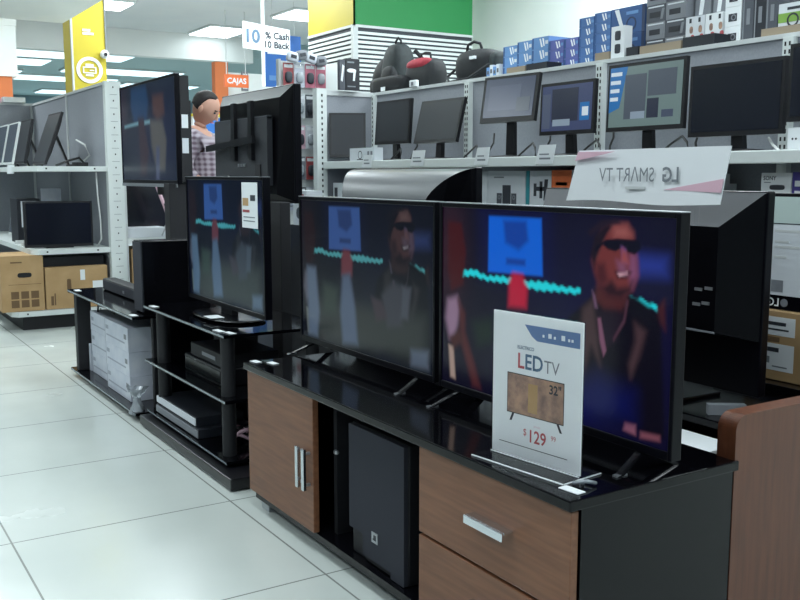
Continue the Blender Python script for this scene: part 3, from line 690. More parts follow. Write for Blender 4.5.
# ================================================================== goods on top of the long shelving
ZT = 1.695
def bart(c1, c2, big=False):
    def f(m, w, h):
        mark(m, -w, -w + .012, 0.003, h - .003, c1)
        m.prism([(-w * .1, h - .008), (w * .12, .008), (w * .32, .008), (w * .05, h - .008)], -.0009, 0, 'paper'); m.prism([(w * .25, h - .008), (w * .42, .012), (w * .55, .012), (w * .42, h - .008)], -.0009, 0, 'paper')
        mark(m, w * .62, w * .95, h * .35, h * .65, c2)
    return f
cols = [(4.292, 4.17, 3, .056, 'blue2', 'leftmost'), (4.167, 4.045, 3, .060, 'blue2', 'second from the left'), (4.042, 3.91, 3, .062, 'blue2', 'third from the left'),
        (3.905, 3.79, 3, .052, 'violet', 'fourth from the left'), (3.786, 3.68, 3, .051, 'violet', 'fifth from the left'),
        (3.675, 3.57, 5, .048, 'blue', 'sixth'), (3.565, 3.455, 5, .050, 'blue', 'seventh')]
rows = {3: ['bottom', 'middle', 'top'], 5: ['bottom', 'second lowest', 'middle', 'second highest', 'top']}
for ya, yb, n, h, c, nm in cols:
    for r in range(n):
        pbox('product_box', 'blue printed box, %s in the %s column of the blue stacks' % (rows[n][r], nm), 'box', 3.38, ya, yb, ZT + r * h, ZT + (r + 1) * h - .001, .22, c, bart('blue3', 'blue2' if c != 'blue2' else 'paperb'), 'blue boxes on top of the long shelving')
def big(m, w, h):
    m.prism([(-w * .8, h * .95), (-w * .4, .02), (-w * .2, .02), (-w * .55, h * .95)], -.0009, 0, 'paper'); m.ring((w * .2, h * .35), .025, .032, -.001, 0, 'navy'); mark(m, -w * .1, w * .6, h * .7, h * .82, 'blue2'); mark(m, w * .82, w, 0, h, 'navy')
pbox('product_box', 'large deep blue box, lower of the pair right of the blue columns', 'box', 3.38, 3.45, 3.23, ZT, ZT + .125, .22, 'blue3', big)
pbox('product_box', 'large deep blue box, upper of the pair right of the blue columns', 'box', 3.38, 3.45, 3.23, ZT + .126, ZT + .25, .22, 'blue3', big)
def tray(label, ya, yb, c, h=.036):
    w = (ya - yb) / 2; m = MB(); m.box(-w, w, 0, .004, 0, h, c).box(-w, w, .096, .1, 0, h, c).box(-w, -w + .004, .004, .096, 0, h, c).box(w - .004, w, .004, .096, 0, h, c).box(-w + .004, w - .004, .004, .096, 0, .004, c)
    tag(m.build('cardboard_tray', None, (3.268, (ya + yb) / 2, ZT), AISLE), label, 'tray')
tray('open cardboard tray below the blue columns, left part of the shelf top', 4.12, 3.965, 'traycard', .03)
tray('dark open tray beside the left cardboard tray', 3.955, 3.79, 'cardblack', .034)
tray('open cardboard tray in front of the large deep blue boxes', 3.44, 3.345, 'traycard')
tray('dark open tray right of the small white speaker box', 3.235, 3.16, 'cardblack', .04)
tray('wide open cardboard tray in front of the dark grey boxes', 3.15, 2.91, 'traycard')
tray('dark open tray in front of the colourful cards', 2.90, 2.73, 'cardblack', .045)
tray('open cardboard tray under the green and white box at the far right', 2.50, 2.15, 'traycard', .03)
def w2(m, w, h):
    for z in (.03, h - .055): m.blob((0, -.0006, z + .012), (w * .45, .0006, .022), 'ink', .4, 16, 6)
pbox('product_box', 'small upright white box picturing dark devices in front of the deep blue boxes', 'box', 3.27, 3.335, 3.25, ZT, ZT + .145, .05, 'paper', w2)
for c in range(2):
    for r in range(4):
        ya = 3.222 - c * .118
        pbox('product_box', 'dark grey box, %s row of the %s grey column' % (('lowest', 'second', 'third', 'topmost')[r], ('left', 'right')[c]), 'box', 3.38, ya, ya - .115, ZT + r * .078, ZT + r * .078 + .077, .2, 'dgrey' if (c + r) % 2 == 0 else 'mgrey',
             lambda m, w, h: (mark(m, -w + .01, w - .01, h - .012, h - .006, 'paperb'), mark(m, -w + .02, w - .03, .02, .045, 'cardblack'), m.prism([(w - .03, .01), (w - .015, .01), (w - .005, h - .02), (w - .02, h - .02)], -.0009, 0, 'mgrey')), 'dark grey boxes on top of the long shelving')
def cards(m, w, h):
    for k in range(2):
        x = -w + .02 + k * .05
        m.blob((x + .012, -.0006, h * .62), (.010, .0006, .016), 'photo', .8, 14, 6); mark(m, x, x + .012, h * .82, h * .95, 'ink'); m.blob((x + .02, -.0006, h * .4), (.011, .0006, .012), 'signred', .8, 14, 6)
    mark(m, -w, -w + .03, .02, .06, 'greenl')
pbox('product_box', 'white box printed with orange pictures, right of the grey columns', 'box', 3.38, 2.985, 2.88, ZT, ZT + .15, .15, 'paperb', cards)
pbox('product_box', 'white box printed with orange pictures, beside the white camera boxes', 'box', 3.38, 2.876, 2.785, ZT, ZT + .15, .15, 'paper', cards)
pbox('product_box', 'pale box standing behind and above the orange printed boxes, left one', 'box', 3.42, 2.97, 2.885, ZT + .15, ZT + .27, .1, 'mgrey', lambda m, w, h: m.prism([(-w * .5, .01), (0, .01), (w * .4, h), (-w * .2, h)], -.001, 0, 'paper'))
pbox('product_box', 'pale box standing behind and above the orange printed boxes, right one', 'box', 3.42, 2.87, 2.79, ZT + .15, ZT + .27, .1, 'mgrey', lambda m, w, h: m.prism([(-w * .5, .01), (0, .01), (w * .4, h), (-w * .2, h)], -.001, 0, 'paper'))
for r, nm in enumerate(('lowest', 'middle', 'topmost')):
    pbox('product_box', 'small white box with a dark camera picture, %s of three' % nm, 'box', 3.38, 2.772, 2.69, ZT + r * .081, ZT + r * .081 + .08, .1, 'paper', lambda m, w, h: (mark(m, -w * .55, w * .5, h * .25, h * .65, 'ink'), m.ring((w * .1, h * .45), .008, .013, -.0016, 0, 'mgrey')), 'white camera boxes on the long shelving')
for k, nm in enumerate(('left', 'middle', 'right')):
    ya = 2.684 - k * .058
    pbox('product_box', 'tall dark upright box, %s of three beside the white camera boxes' % nm, 'box', 3.38, ya, ya - .056, ZT, ZT + .26, .15, ('dgrey', 'cardblack', 'dgrey')[k], lambda m, w, h: (mark(m, -w + .004, -w + .01, .01, h - .01, 'mgrey'), mark(m, -w * .2, w * .4, h * .3, h * .55, 'mgrey')), 'tall dark boxes')
def grn(m, w, h):
    mark(m, -w, w, h * .45, h * .72, 'greenl'); m.ring((w * .1, h * .45), .028, .036, -.0016, 0, 'ink'); m.ring((-w * .55, h * .5), .02, .027, -.0016, 0, 'ink'); mark(m, -w + .04, w * .6, h * .8, h * .88, 'ink')
pbox('product_box', 'white and green box with wheel pictures at the far right top', 'box', 3.37, 2.5, 2.2, ZT, ZT + .135, .2, 'paperb', grn)
pbox('product_box', 'dark box stacked on the white and green box at the far right', 'box', 3.37, 2.45, 2.18, ZT + .136, ZT + .22, .2, 'dgrey', lambda m, w, h: mark(m, -w + .03, w - .05, h * .3, h * .6, 'mgrey'))
# small packs left of the blue columns
for k in range(4):
    ya = 4.42 - k * .03
    pbox('product_box', 'narrow pale packet standing between the duffel bag and the blue boxes', 'box', 3.36, ya, ya - .027, ZT, ZT + .065 + .012 * (k % 2), .05, 'paperb' if k % 2 else 'blue2', lambda m, w, h: mark(m, -w * .6, w * .6, h * .4, h * .7, 'dgrey'), 'narrow packets beside the duffel bag')

# ---- bags
def taper(k=.25, top=1.0):
    return lambda p: (p.x * (1 - k * max(0, p.z) ** 2), p.y * (1 - k * max(0, p.z)), p.z)
bg = thing('backpack', 'tall dark grey-green backpack standing on the shelving before the slat board', 'bag', (3.50, 5.60, ZT), AISLE)
MB().blob((0, 0, .17), (.115, .09, .172), 'bagg', .5, fn=taper(.25)).build('body', bg)
MB().blob((.02, -.075, .10), (.085, .045, .09), 'bagb', .55, fn=taper(.2)).build('front_pocket', bg)
m = MB().tube([(-.03, 0, .32), (-.035, 0, .36), (0, 0, .385), (.035, 0, .36), (.03, 0, .32)], .008, 'bagb'); m.build('carry_handle', bg)
for s in (-1, 1): MB().tube([(s * .08, .08, .30), (s * .11, .15, .22), (s * .11, .14, .1), (s * .1, .08, .03)], .014, 'bagb').build('shoulder_strap', bg)
b2 = thing('backpack', 'black slumped backpack at the left, touching the corner of the slatted pillar', 'bag', (3.56, 5.80, ZT), R(-80))
MB().blob((0, 0, .14), (.13, .1, .145), 'bagb', .6, fn=taper(.45)).build('body', b2)
MB().tube([(-.03, 0, .27), (-.02, .01, .325), (.01, 0, .33), (.03, 0, .27)], .006, 'bagb').build('carry_handle', b2)
MB().blob((-.02, -.08, .07), (.09, .04, .06), 'bagb', .6).build('front_pocket', b2)
b3 = thing('laptop_bag', 'black bag with a red upper front next to the tall backpack', 'bag', (3.42, 5.14, ZT), AISLE)
MB().blob((0, 0, .095), (.17, .075, .098), 'bagb', .45, fn=taper(.2)).build('body', b3)
MB().blob((-.01, -.03, .160), (.145, .045, .036), 'bagr', .7, fn=taper(.2)).build('red_flap', b3)
MB().tube([(-.06, 0, .185), (-.05, 0, .225), (0, 0, .232), (.05, 0, .225), (.06, 0, .185)], .007, 'bagb').build('carry_handle', b3)
b5 = thing('laptop_bag', 'low black bag lying in front of the tall backpack', 'bag', (3.33, 5.42, ZT), AISLE)
MB().blob((0, 0, .05), (.21, .05, .052), 'bagb', .5).build('body', b5)
m = MB(); m.box(-.03, .02, -.062, -.058, .004, .03, 'paper').build('hang_tag', b5)
b4 = thing('duffel_bag', 'round black duffel bag with a small white tag before the slat board', 'bag', (3.50, 4.66, ZT), R(-80))
MB().blob((0, 0, .1), (.165, .11, .105), 'bagb', .7).build('body', b4)
MB().tube([(-.09, -.03, .19), (-.08, -.03, .235), (-.03, -.03, .25), (.02, -.03, .235), (.04, -.03, .19)], .009, 'bagb').build('carry_handle', b4)
MB().box(.02, .065, -.125, -.11, .135, .152, 'paper').build('hang_tag', b4)
MB().blob((.155, 0, .1), (.04, .085, .08), 'bagg', .7).build('end_pocket', b4)
MB().tube([(-.155, -.02, .12), (-.21, -.08, .05), (-.13, -.14, .012), (.05, -.16, .02), (.16, -.1, .1)], .008, 'bagb').build('shoulder_strap', b4)

# ================================================================== rack of blister packs at the shelving's left end
rk = thing('display_rack', 'white pegboard rack hung with packets at the left end of the long shelving', 'rack', (2.86, 5.66, 0))
MB().box(-.22, .33, 0, .02, 0, 1.88, 'white').build('pegboard', rk)
MB().box(-.235, -.22, -.01, .03, 0, 1.89, 'frame').box(-.235, .33, -.05, .02, 0, .08, 'frame').build('frame', rk)
pc = ['pink', 'paperb', 'dgrey', 'red', 'mgrey', 'boxlav', 'pinkl', 'paper']
words = {'pink': 'pink', 'paperb': 'white', 'dgrey': 'dark grey', 'red': 'red', 'mgrey': 'grey', 'boxlav': 'pale lavender', 'pinkl': 'pale pink', 'paper': 'bright white'}
k = 0
rn = ['top', 'second', 'third', 'fourth', 'fifth']
for r, z in enumerate((1.715, 1.52, 1.32, 1.12, .92)):
    for c in range(4):
        x = 2.645 + c * .078
        if r > 0 and c > 2: continue
        cc = [['red', 'boxlav', 'pink', 'pink'], ['mgrey', 'paperb', 'dgrey'], ['dgrey', 'pinkl', 'paperb'], ['paperb', 'mgrey', 'red'], ['boxlav', 'dgrey', 'paperb']][r][c]
        t = thing('blister_pack', '%s hanging packet, %s row of the rack, %s in its row' % (words[cc], rn[r], ('leftmost', 'second', 'third', 'rightmost')[c]), 'packet', (x + .036, 5.625, z), 0, 'packets hanging on the rack')
        MB().box(-.036, .036, 0, .004, 0, .15, cc).build('card', t)
        m = MB(); m.blob((0, -.006, .06), (.026, .012, .036), 'film' if k % 2 else 'ink', .7, 14, 8); m.box(-.03, .03, -.001, 0, .12, .14, 'paper' if cc != 'paper' else 'ink'); m.build('bubble', t)
        MB().cyl((0, -.03, .138), (0, .035, .138), .002, 'chrome', 6).build('hook', t); k += 1
for i, (x, z, a) in enumerate(((2.70, 1.90, 10), (2.765, 1.915, -12), (2.83, 1.90, 15), (2.90, 1.885, -8))):
    t = MB(); t.blob((0, 0, 0), (.042, .02, .032), 'mgrey' if i % 2 else 'boxlav', .5, 14, 8); t.box(-.02, .02, -.022, -.018, -.01, .012, 'ink')
    o = t.build('plastic_packet', None, (x, 5.60, z), 0); o.rotation_euler.y = R(a)
    tag(o, 'crumpled %s packet lying over the rack top, %s' % (('pale', 'grey')[i % 2], ('leftmost', 'second from left', 'third from left', 'rightmost')[i]), 'packet', 'loose packets on the rack')
def hd(m, w, h):
    m.blob((-.01, -.0008, h * .62), (.035, .0008, .013), 'paper', .9, 16, 6); m.hexa([(.0, -.001, h * .3), (.014, -.001, h * .3), (.022, -.001, h * .6), (.004, -.001, h * .6)], [(.0, 0, h * .3), (.014, 0, h * .3), (.022, 0, h * .6), (.004, 0, h * .6)], 'paper')
    mark(m, -.04, .02, h * .1, h * .14, 'inkg'); mark(m, -.04, .01, h * .86, h * .91, 'inkg')
mb = MB(); mb.box(-.05, .05, 0, .03, 0, .2, 'cardblack'); hd(mb, .05, .2)
tag(mb.build('product_box', None, (3.052, 5.44, 1.712 - .017), 0), 'black box picturing a white hair dryer at the left end of the shelving top', 'box')
mb = MB(); mb.box(-.02, .02, 0, .03, 0, .19, 'dgrey'); mb.hexa([(-.012, -.001, .06), (.0, -.001, .05), (.014, -.001, .15), (.0, -.001, .16)], [(-.012, 0, .06), (.0, 0, .05), (.014, 0, .15), (.0, 0, .16)], 'paper')
tag(mb.build('product_box', None, (2.975, 5.44, 1.712 - .017), 0), 'slim dark box with a white stroke beside the hair dryer box', 'box')

# ================================================================== left shelving
lg = thing('shelving_unit', 'white steel shelving unit with grey partitions on the left, its post facing the aisle', 'shelving unit', (1.95, 7.3, 0))
def G(mb, x0, x1, y0, y1, z0, z1, m): return mb.box(x0 - 1.95, x1 - 1.95, y0 - 7.3, y1 - 7.3, z0, z1, m)
mb = MB(); G(mb, 1.955, 1.985, 7.36, 8.5, .1, 1.825, 'panel'); mb.build('back_panel', lg)
mb = MB(); G(mb, 1.955, 1.985, 8.54, 9.98, .1, 1.825, 'panel'); mb.build('back_panel', lg)
mb = MB(); G(mb, 1.945, 1.995, 7.36, 9.98, 1.825, 1.845, 'frame'); G(mb, 1.945, 1.995, 8.5, 8.54, .1, 1.825, 'frame'); mb.build('panel_trim', lg)
mb = MB(); G(mb, .6, 1.955, 9.98, 10.01, .1, 1.83, 'panel'); G(mb, .6, 1.955, 9.975, 10.015, 1.83, 1.85, 'frame'); G(mb, 1.935, 1.96, 9.96, 10.0, .1, 1.85, 'frame'); mb.build('end_panel', lg)
mb = MB(); G(mb, 1.95, 2.07, 7.28, 7.34, 0, 1.85, 'white'); G(mb, 2.07, 2.09, 7.30, 7.34, 0, 1.80, 'frame')
z = .1
while z < 1.82:
    G(mb, 2.007, 2.015, 7.278, 7.28, z, z + .012, 'hole'); G(mb, 1.985, 2.04, 7.2795, 7.28, z + .05, z + .053, 'inkg'); z += .10
mb.build('upright_post', lg)
for (x0, z, nm) in ((1.40, 1.215, 'shelf'), (1.38, .60, 'shelf'), (1.22, .145, 'shelf')):
    mb = MB(); y0 = 7.3
    pts = [(x0 + .04, y0), (1.95, y0), (1.95, 9.97), (x0, 9.97), (x0, y0 + .06)]
    vs = [(px - 1.95, py - 7.3, z) for px, py in pts] + [(px - 1.95, py - 7.3, z - .038) for px, py in pts]
    mb.add(vs, [(0, 1, 2, 3, 4), (9, 8, 7, 6, 5)] + [(i, i + 5, (i + 1) % 5 + 5, (i + 1) % 5) for i in range(5)], 'white')
    for xx in (x0 + .1, 1.85): G(mb, xx, xx + .012, 7.299, 7.3, z - .024, z - .012, 'hole')
    mb.build(nm, lg)
mb = MB(); G(mb, 1.30, 1.95, 7.36, 9.97, 0, .105, 'blackm'); mb.build('plinth', lg)
for z, x1 in ((.66, 2.55), (.15, 2.6), (1.215, 2.4)):
    mb = MB(); G(mb, 2.09, x1, 7.3, 9.9, z - .038, z, 'white'); mb.build('shelf', lg)
mb = MB(); G(mb, 2.09, 2.6, 9.9, 9.93, .1, 1.3, 'panel'); mb.build('end_panel', lg)
# monitors on upper shelf, facing the aisle and seen from the side
WF = 'frame'
lab = ['white-framed monitor at the far left edge of the picture, only a sliver in view', 'white-framed monitor second from the left on the upper left shelf', 'dark monitor third from the left on the upper left shelf, grey rear bezel']
for i, (y, fr) in enumerate(((9.72, 'white'), (9.2, 'white'), (8.64, 'blackm'))):
    monitor(lab[i], (1.56, y, 1.217), AISLE, .44, .38, .03, R(12), OFF if i == 2 else scr_mat('film%d' % i, (60, 76, 92), .5), frame=fr, stand='lean')
monitor('dark tilted monitor leaning back on a rear strut, right on the upper left shelf', (1.58, 7.95, 1.217), AISLE, .46, .43, .02, R(20), OFF, frame='blackm', stand='lean')
tag(MB().tube([(1.80, 7.55, 1.222), (1.86, 7.45, 1.3), (1.84, 7.5, 1.38), (1.80, 7.6, 1.42)], .007, 'cablew').build('cable'), 'white cable arching up from the upper left shelf near the post', 'cable')
tag(MB().tube([(1.62, 7.5, 1.222), (1.7, 7.42, 1.26), (1.78, 7.45, 1.28), (1.84, 7.5, 1.23), (1.72, 7.6, 1.222)], .009, 'cable').build('cable'), 'black cable coil on the upper left shelf', 'cable')
tag(MB().box(-.05, .05, -.03, .03, 0, .03, 'black').build('power_adapter', None, (1.78, 7.42, 1.216), R(20)), 'black power adapter lying on the upper left shelf', 'adapter')
pr = MB(); pr.hexa([(-.05, 0, 0), (.05, 0, 0), (.06, .0, .07), (-.04, 0, .07)], [(-.05, .004, 0), (.05, .004, 0), (.06, .004, .07), (-.04, .004, .07)], 'paper'); tag(pr.build('price_card', None, (1.395, 8.1, 1.16), R(-70)), 'white price card on the edge of the upper left shelf', 'price card')
# lower shelf
t = thing('computer_monitor', 'large black monitor standing on the lower left shelf, screen towards the camera', 'monitor', (1.605, 7.42, .60))
MB().box(-.25, .25, 0, .04, .008, .355, 'blackm').build('casing', t, bevel=.004); MB().box(-.235, .235, -.002, 0, .03, .34, OFF2).build('screen', t)
MB().box(-.1, .1, .0, .1, 0, .01, 'black').build('base', t)
monitor('small white-framed monitor on the lower left shelf at the picture edge', (1.50, 8.75, .60), AISLE, .42, .29, .03, R(10), scr_mat('film9', (70, 84, 96), .5), frame='white', stand='lean')
tb = thing('computer_tower', 'dark computer tower with a white label behind the large black monitor', 'computer', (1.52, 8.1, .60))
bx('casing', tb, -.09, .09, 0, .3, 0, .36, 'cardblack', .004); bx('label_sheet', tb, -.06, .06, -.003, 0, .13, .34, 'paperb')
ps = thing('paper_stand', 'blue-grey paper card standing behind the large black monitor', 'paper', (1.72, 8.2, .60))
bx('card', ps, -.08, .08, 0, .01, .02, .44, 'boxlav'); bx('base', ps, -.08, .08, -.03, .05, 0, .02, 'blackm')
for i, (x, y) in enumerate(((1.44, 8.02), (1.43, 7.75), (1.45, 7.52))):
    m = MB(); m.box(-.05, .05, -.012, .012, 0, .03, 'cablew').box(-.015, .015, -.05, .05, 0, .024, 'cablew')
    tag(m.build('security_bracket', None, (x, y, .60), R(20 * i + 10)), 'white plastic anti-theft bracket on the front edge of the lower left shelf, %s' % ('farthest', 'middle one', 'nearest')[i], 'bracket', 'white brackets on the lower left shelf')
tag(MB().tube([(1.88, 7.36, 1.17), (1.885, 7.36, 1.0), (1.90, 7.36, .8), (1.90, 7.36, .66), (1.88, 7.40, .606)], .006, 'cablew').build('cable'), 'white cable hanging down between the two left shelves', 'cable')
# cartons
t = thing('cardboard_box', 'upright cardboard box with a hand hole and six printed squares on the bottom left shelf', 'box', (1.305, 7.32, .147))
MB().box(-.15, .15, 0, .4, 0, .415, 'card').build('carton', t, bevel=.003)
m = MB(); m.blob((.015, -.001, .27), (.05, .0015, .018), 'hole', .5, 20, 6)
for a in range(3):
    for b in range(2): m.box(-.085 + a * .07, -.03 + a * .07, -.001, 0, .03 + b * .065, .085 + b * .065, 'cardd')
m.box(-.08, .0, -.001, 0, .36, .37, 'cardd').box(-.1, .13, -.001, 0, .2, .203, 'cardd'); m.build('print', t)
t = thing('cardboard_box', 'long cardboard box with two white labels on the bottom left shelf', 'box', (1.69, 7.32, .147))
MB().box(-.225, .235, 0, .4, 0, .315, 'card').build('carton', t, bevel=.003)
m = MB(); m.blob((-.055, -.001, .17), (.016, .0015, .055), 'cardd', .4, 20, 6); m.box(.03, .065, -.0012, 0, .21, .29, 'paper').box(.12, .205, -.0012, 0, .14, .20, 'paper').box(.05, .10, -.001, 0, .08, .14, 'cardd').box(-.19, -.17, -.001, 0, .03, .1, 'cardd').box(-.165, -.155, -.001, 0, .03, .12, 'cardd'); m.build('label', t)
tag(MB().box(-.24, .22, 0, .3, 0, .07, 'cardblack').build('flat_box', None, (1.70, 7.40, .4625), 0), 'flat dark box lying on top of the long cardboard box', 'box')
t = thing('cardboard_box', 'cardboard box on the bottom shelf right of the white post, behind the black speaker', 'box', (2.28, 7.34, .152))
bx('carton', t, -.16, .2, 0, .4, 0, .42, 'card', .003); bx('tape', t, .0, .04, -.001, 0, 0, .42, 'cardd')
# right side of that unit
def wside(m, w, h): mark(m, -w + .02, w - .1, h * .4, h * .5, 'mgrey')
mb = MB(); mb.box(-.17, .15, 0, .25, 0, .075, 'paperb'); tag(mb.build('product_box', None, (2.27, 7.34, .662)), 'flat white box on the shelf right of the white post', 'box')
t = thing('computer_monitor', 'dark glossy monitor standing under the tall left television', 'monitor', (2.29, 7.62, .662))
MB().box(-.16, .26, 0, .04, .01, .5, 'bezel').build('casing', t); MB().box(-.15, .25, -.003, 0, .03, .49, OFF2).build('screen', t); bx('base', t, -.06, .14, -.04, .1, 0, .01, 'black')
t = thing('folding_chair', 'pale folded frame leaning under the tall left television', 'frame', (2.42, 7.32, .662))
MB().tube([(-.12, .0, .5), (-.02, 0, .22), (.03, 0, .012)], .014, 'pinkl').build('strut', t); MB().tube([(-.05, 0.03, .01), (.05, 0.03, .2)], .012, 'silver').build('strut', t)
tag(MB().blob((0, 0, .05), (.035, .03, .05), 'pinkl', .7).build('plastic_packet', None, (2.47, 7.38, .662), 0), 'small crumpled pale packet on the shelf under the tall left television', 'packet')
m = MB()
for k in range(3): m.box(-.16 + k * .1, -.07 + k * .1, 0, .12, 0, .06 - .015 * k, ('paper', 'orange', 'paperb')[k])
tag(MB().box(-.1, .1, 0, .12, 0, .05, 'paper').build('paper_stack', None, (1.78, 9.975 - .07, 1.852), 0), 'white papers lying on top of the far left partition', 'paper')
tag(MB().hexa([(-.1, 0, 0), (.12, 0, 0), (.1, 0, .09), (-.1, 0, .06)], [(-.1, .06, 0), (.12, .06, 0), (.1, .06, .09), (-.1, .06, .06)], 'pinkl').build('paper_bag', None, (1.55, 9.96, 1.852), 0), 'pale folded paper bag on top of the far left partition', 'bag')

# ================================================================== televisions facing the aisle
tv('television', 'television at the right showing a man in sunglasses, behind the price sign', (1.496, 1.746, .515), AISLE, .862, .522, .037, gain=.9, lift=(1, 1, 6))
tv('television', 'dimmer television in the middle, left neighbour of the one behind the price sign', (1.50, 2.642, .515), AISLE, .876, .522, .037, gain=.40, lift=(14, 15, 26), tint=(.75, 1.02, 1.02), clip=CLIPB)
t3 = tv('television', 'television with a white label on the low glass stand, left of the wooden cabinet', (1.44, 3.68, .562), AISLE, .85, .54, .04, gain=.42, lift=(12, 14, 30), tint=(.62, 1.08, 1.15), clip=CLIPB, feet='pedestal')
MB().box(.225, .375, -.0025, -.001, .385, .56, 'paper').box(.235, .29, -.0035, -.0025, .47, .50, 'card').box(.31, .355, -.0035, -.0025, .49, .512, 'ink').box(.235, .30, -.0035, -.0025, .445, .455, 'red').box(.24, .35, -.0035, -.0025, .41, .414, 'inkg').box(.24, .35, -.0035, -.0025, .425, .429, 'inkg').build('energy_label', t3)
MB().box(.03, .11, -.1, -.04, .0145, .0165, 'paper').build('sticker', t3)
t4 = tv('television', 'tall-mounted large television at the left showing a dim picture', (1.90, 6.135, 1.02), AISLE, 1.17, .655, .075, depth=.085, gain=.62, lift=(34, 42, 54), tint=(.9, 1, 1), clip=CLIPC, feet='none', edge=.014)
MB().box(-.585, .585, -.003, .0, .055, .076, 'silver').build('bottom_trim', t4)
MB().box(.55, .585, .03, .085, .09, .72, 'blackm').build('side_cover', t4)
MB().box(.5852, .5865, .035, .075, .41, .49, 'paper').box(.5852, .5865, .035, .075, .26, .35, 'paperb').build('side_label', t4)
fs = thing('television_stand', 'black floor pole stand carrying the large left television', 'stand', (1.93, 5.62, 0))
bx('base_plate', fs, -.2, .25, -.2, .5, 0, .02, 'blackm'); bx('pole', fs, -.075, .05, -.04, .06, .02, 1.10, 'blackm', .004); bx('mount_bracket', fs, .057, .09, .0, .6, 1.02, 1.60, 'blackm')
bx('mount_arm', fs, -.02, .08, .0, .04, 1.02, 1.07, 'blackm')
# ---- televisions seen from behind
rt = thing('television', 'large television turned away, its grey back with two mounting bars above the label television', 'television', (1.93, 4.355, 1.0), BACK)
x = .435
MB().box(-x, x, 0, .035, .02, .56, 'bezel').build('bezel', rt, bevel=.003); MB().box(-x + .012, x - .012, -.002, 0, .035, .55, 'glass').build('screen', rt)
b = MB()
b.add([(-x + .01, .035, .03), (x - .01, .035, .03), (x - .01, .035, .555), (-x + .01, .035, .555), (-x + .12, .075, .06), (x - .03, .075, .06), (x - .03, .06, .505), (-x + .10, .06, .505)], [(0, 1, 5, 4), (1, 2, 6, 5), (3, 0, 4, 7), (4, 5, 6, 7)], 'tvback')
b.add([(x - .01, .035, .555), (-x + .01, .035, .555), (-x + .10, .06, .505), (x - .03, .06, .505)], [(0, 1, 2, 3)], 'tvbackl'); b.build('back_cover', rt)
MB().box(-x + .16, x - .05, .072, .10, .10, .42, 'bevelgrey').box(-x + .16, x - .05, .074, .098, .41, .425, 'tvbackl').build('electronics_cover', rt)
for xx in (-.11, .10): MB().box(xx - .02, xx + .02, .1, .118, .22, .50, 'black').build('mounting_bar', rt)
MB().hexa([(-.18, .118, .30), (.43, .118, .27), (.43, .118, .30), (-.18, .118, .335)], [(-.18, .135, .30), (.43, .135, .27), (.43, .135, .30), (-.18, .135, .335)], 'black').build('cross_bar', rt)
for k in range(3): MB().box(-.02 + k * .035, .0 + k * .035, .1, .106, .19, .205, 'silver').build('port', rt)
MB().box(-.20, -.14, .1, .105, .14, .2, 'hole').build('socket', rt)
MB().tube([(.16, .12, .15), (.12, .14, .08), (.15, .12, -.02), (.2, .1, -.1)], .006, 'cable').build('cord', rt)
fs = thing('television_stand', 'black floor pole stand behind the label television carrying the turned-away one', 'stand', (1.80, 3.93, 0))
bx('base_plate', fs, -.02, .5, -.06, .44, 0, .02, 'blackm'); bx('pole', fs, -.02, .03, -.09, .02, .02, 1.03, 'blackm', .004); bx('mount_arm', fs, -.012, .06, .02, .42, .985, 1.015, 'black')
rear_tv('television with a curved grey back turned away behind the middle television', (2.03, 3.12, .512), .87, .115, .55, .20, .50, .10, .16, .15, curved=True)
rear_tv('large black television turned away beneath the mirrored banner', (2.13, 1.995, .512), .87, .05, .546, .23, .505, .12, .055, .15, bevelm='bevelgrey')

# rear table
rc = thing('television_table', 'low black glossy table behind the aisle televisions', 'table', (2.05, 2.5, 0))
bx('top', rc, -.08, .28, -1.05, 1.12, .49, .512, 'gloss', .003); bx('back_panel', rc, .2, .23, -1.0, 1.05, .06, .49, 'blackm')
for yy in (-1.03, 0, 1.07): bx('side_panel', rc, -.05, .24, yy, yy + .03, 0, .49, 'blackm')
bx('shelf', rc, -.05, .2, -1.0, 1.07, .24, .26, 'gloss')
tag(MB().hexa([(-.05, -.012, 0), (.05, -.012, 0), (.05, .012, 0), (-.05, .012, 0)], [(-.05, -.010, .028), (.05, -.010, .028), (.05, .014, .028), (-.05, .014, .028)], 'mgrey').build('remote_control', None, (2.05, 1.62, .513), R(-35)), 'grey remote control lying on the black table behind the right television', 'remote control')
# polystyrene strip
tag(MB().box(-.07, .07, -.4, .4, 0, .472, 'paper').build('packing_board', None, (1.88, 1.90, 0.001)), 'pale upright packing board wedged behind the wooden cabinet', 'board')
# film-covered television at the right edge
lt = thing('television', 'television at the right edge covered by pale printed film with mirrored lettering', 'television', (2.42, 1.50, .752), AISLE)
bx('bezel', lt, -.295, .27, 0, .04, .003, .345, 'bezel', .002); bx('edge_trim', lt, -.299, -.295, .0, .03, .003, .345, 'chrome')
m = MB(); m.box(-.28, .26, -.004, 0, .045, .335, 'paperb'); m.box(-.28, .26, -.005, -.004, .255, .258, 'ink'); m.box(-.28, .26, -.0045, -.004, .258, .335, mat('pale_green_film', (176, 192, 188), .5))
for z, a in ((.232, .06), (.2, .035), (.185, .06), (.155, .03)): m.box(-.265, -.265 + a * 1.4, -.005, -.004, z, z + .007, 'frame')
m.box(-.27, -.23, -.005, -.004, .055, .09, 'mgrey'); m.build('film', lt)
m = MB(); m.text('LG', .034, -.262, -.001, .012, 'paper', mirror=True, bold=.0006); m.ring((-.225, .024), .0, .012, -.002, -.0005, 'mgrey'); m.build('lettering', lt)
t = thing('cardboard_box', 'cardboard box with two white labels under the film-covered television', 'box', (2.40, 1.52, .545), AISLE)
bx('carton', t, -.315, .3, 0, .3, 0, .208, 'card', .003)
m = MB(); m.box(-.245, -.15, -.0012, 0, .135, .19, 'paper').box(-.24, -.17, -.0018, -.0012, .15, .155, 'ink').box(-.24, -.18, -.0018, -.0012, .165, .175, 'ink'); m.build('label', t)
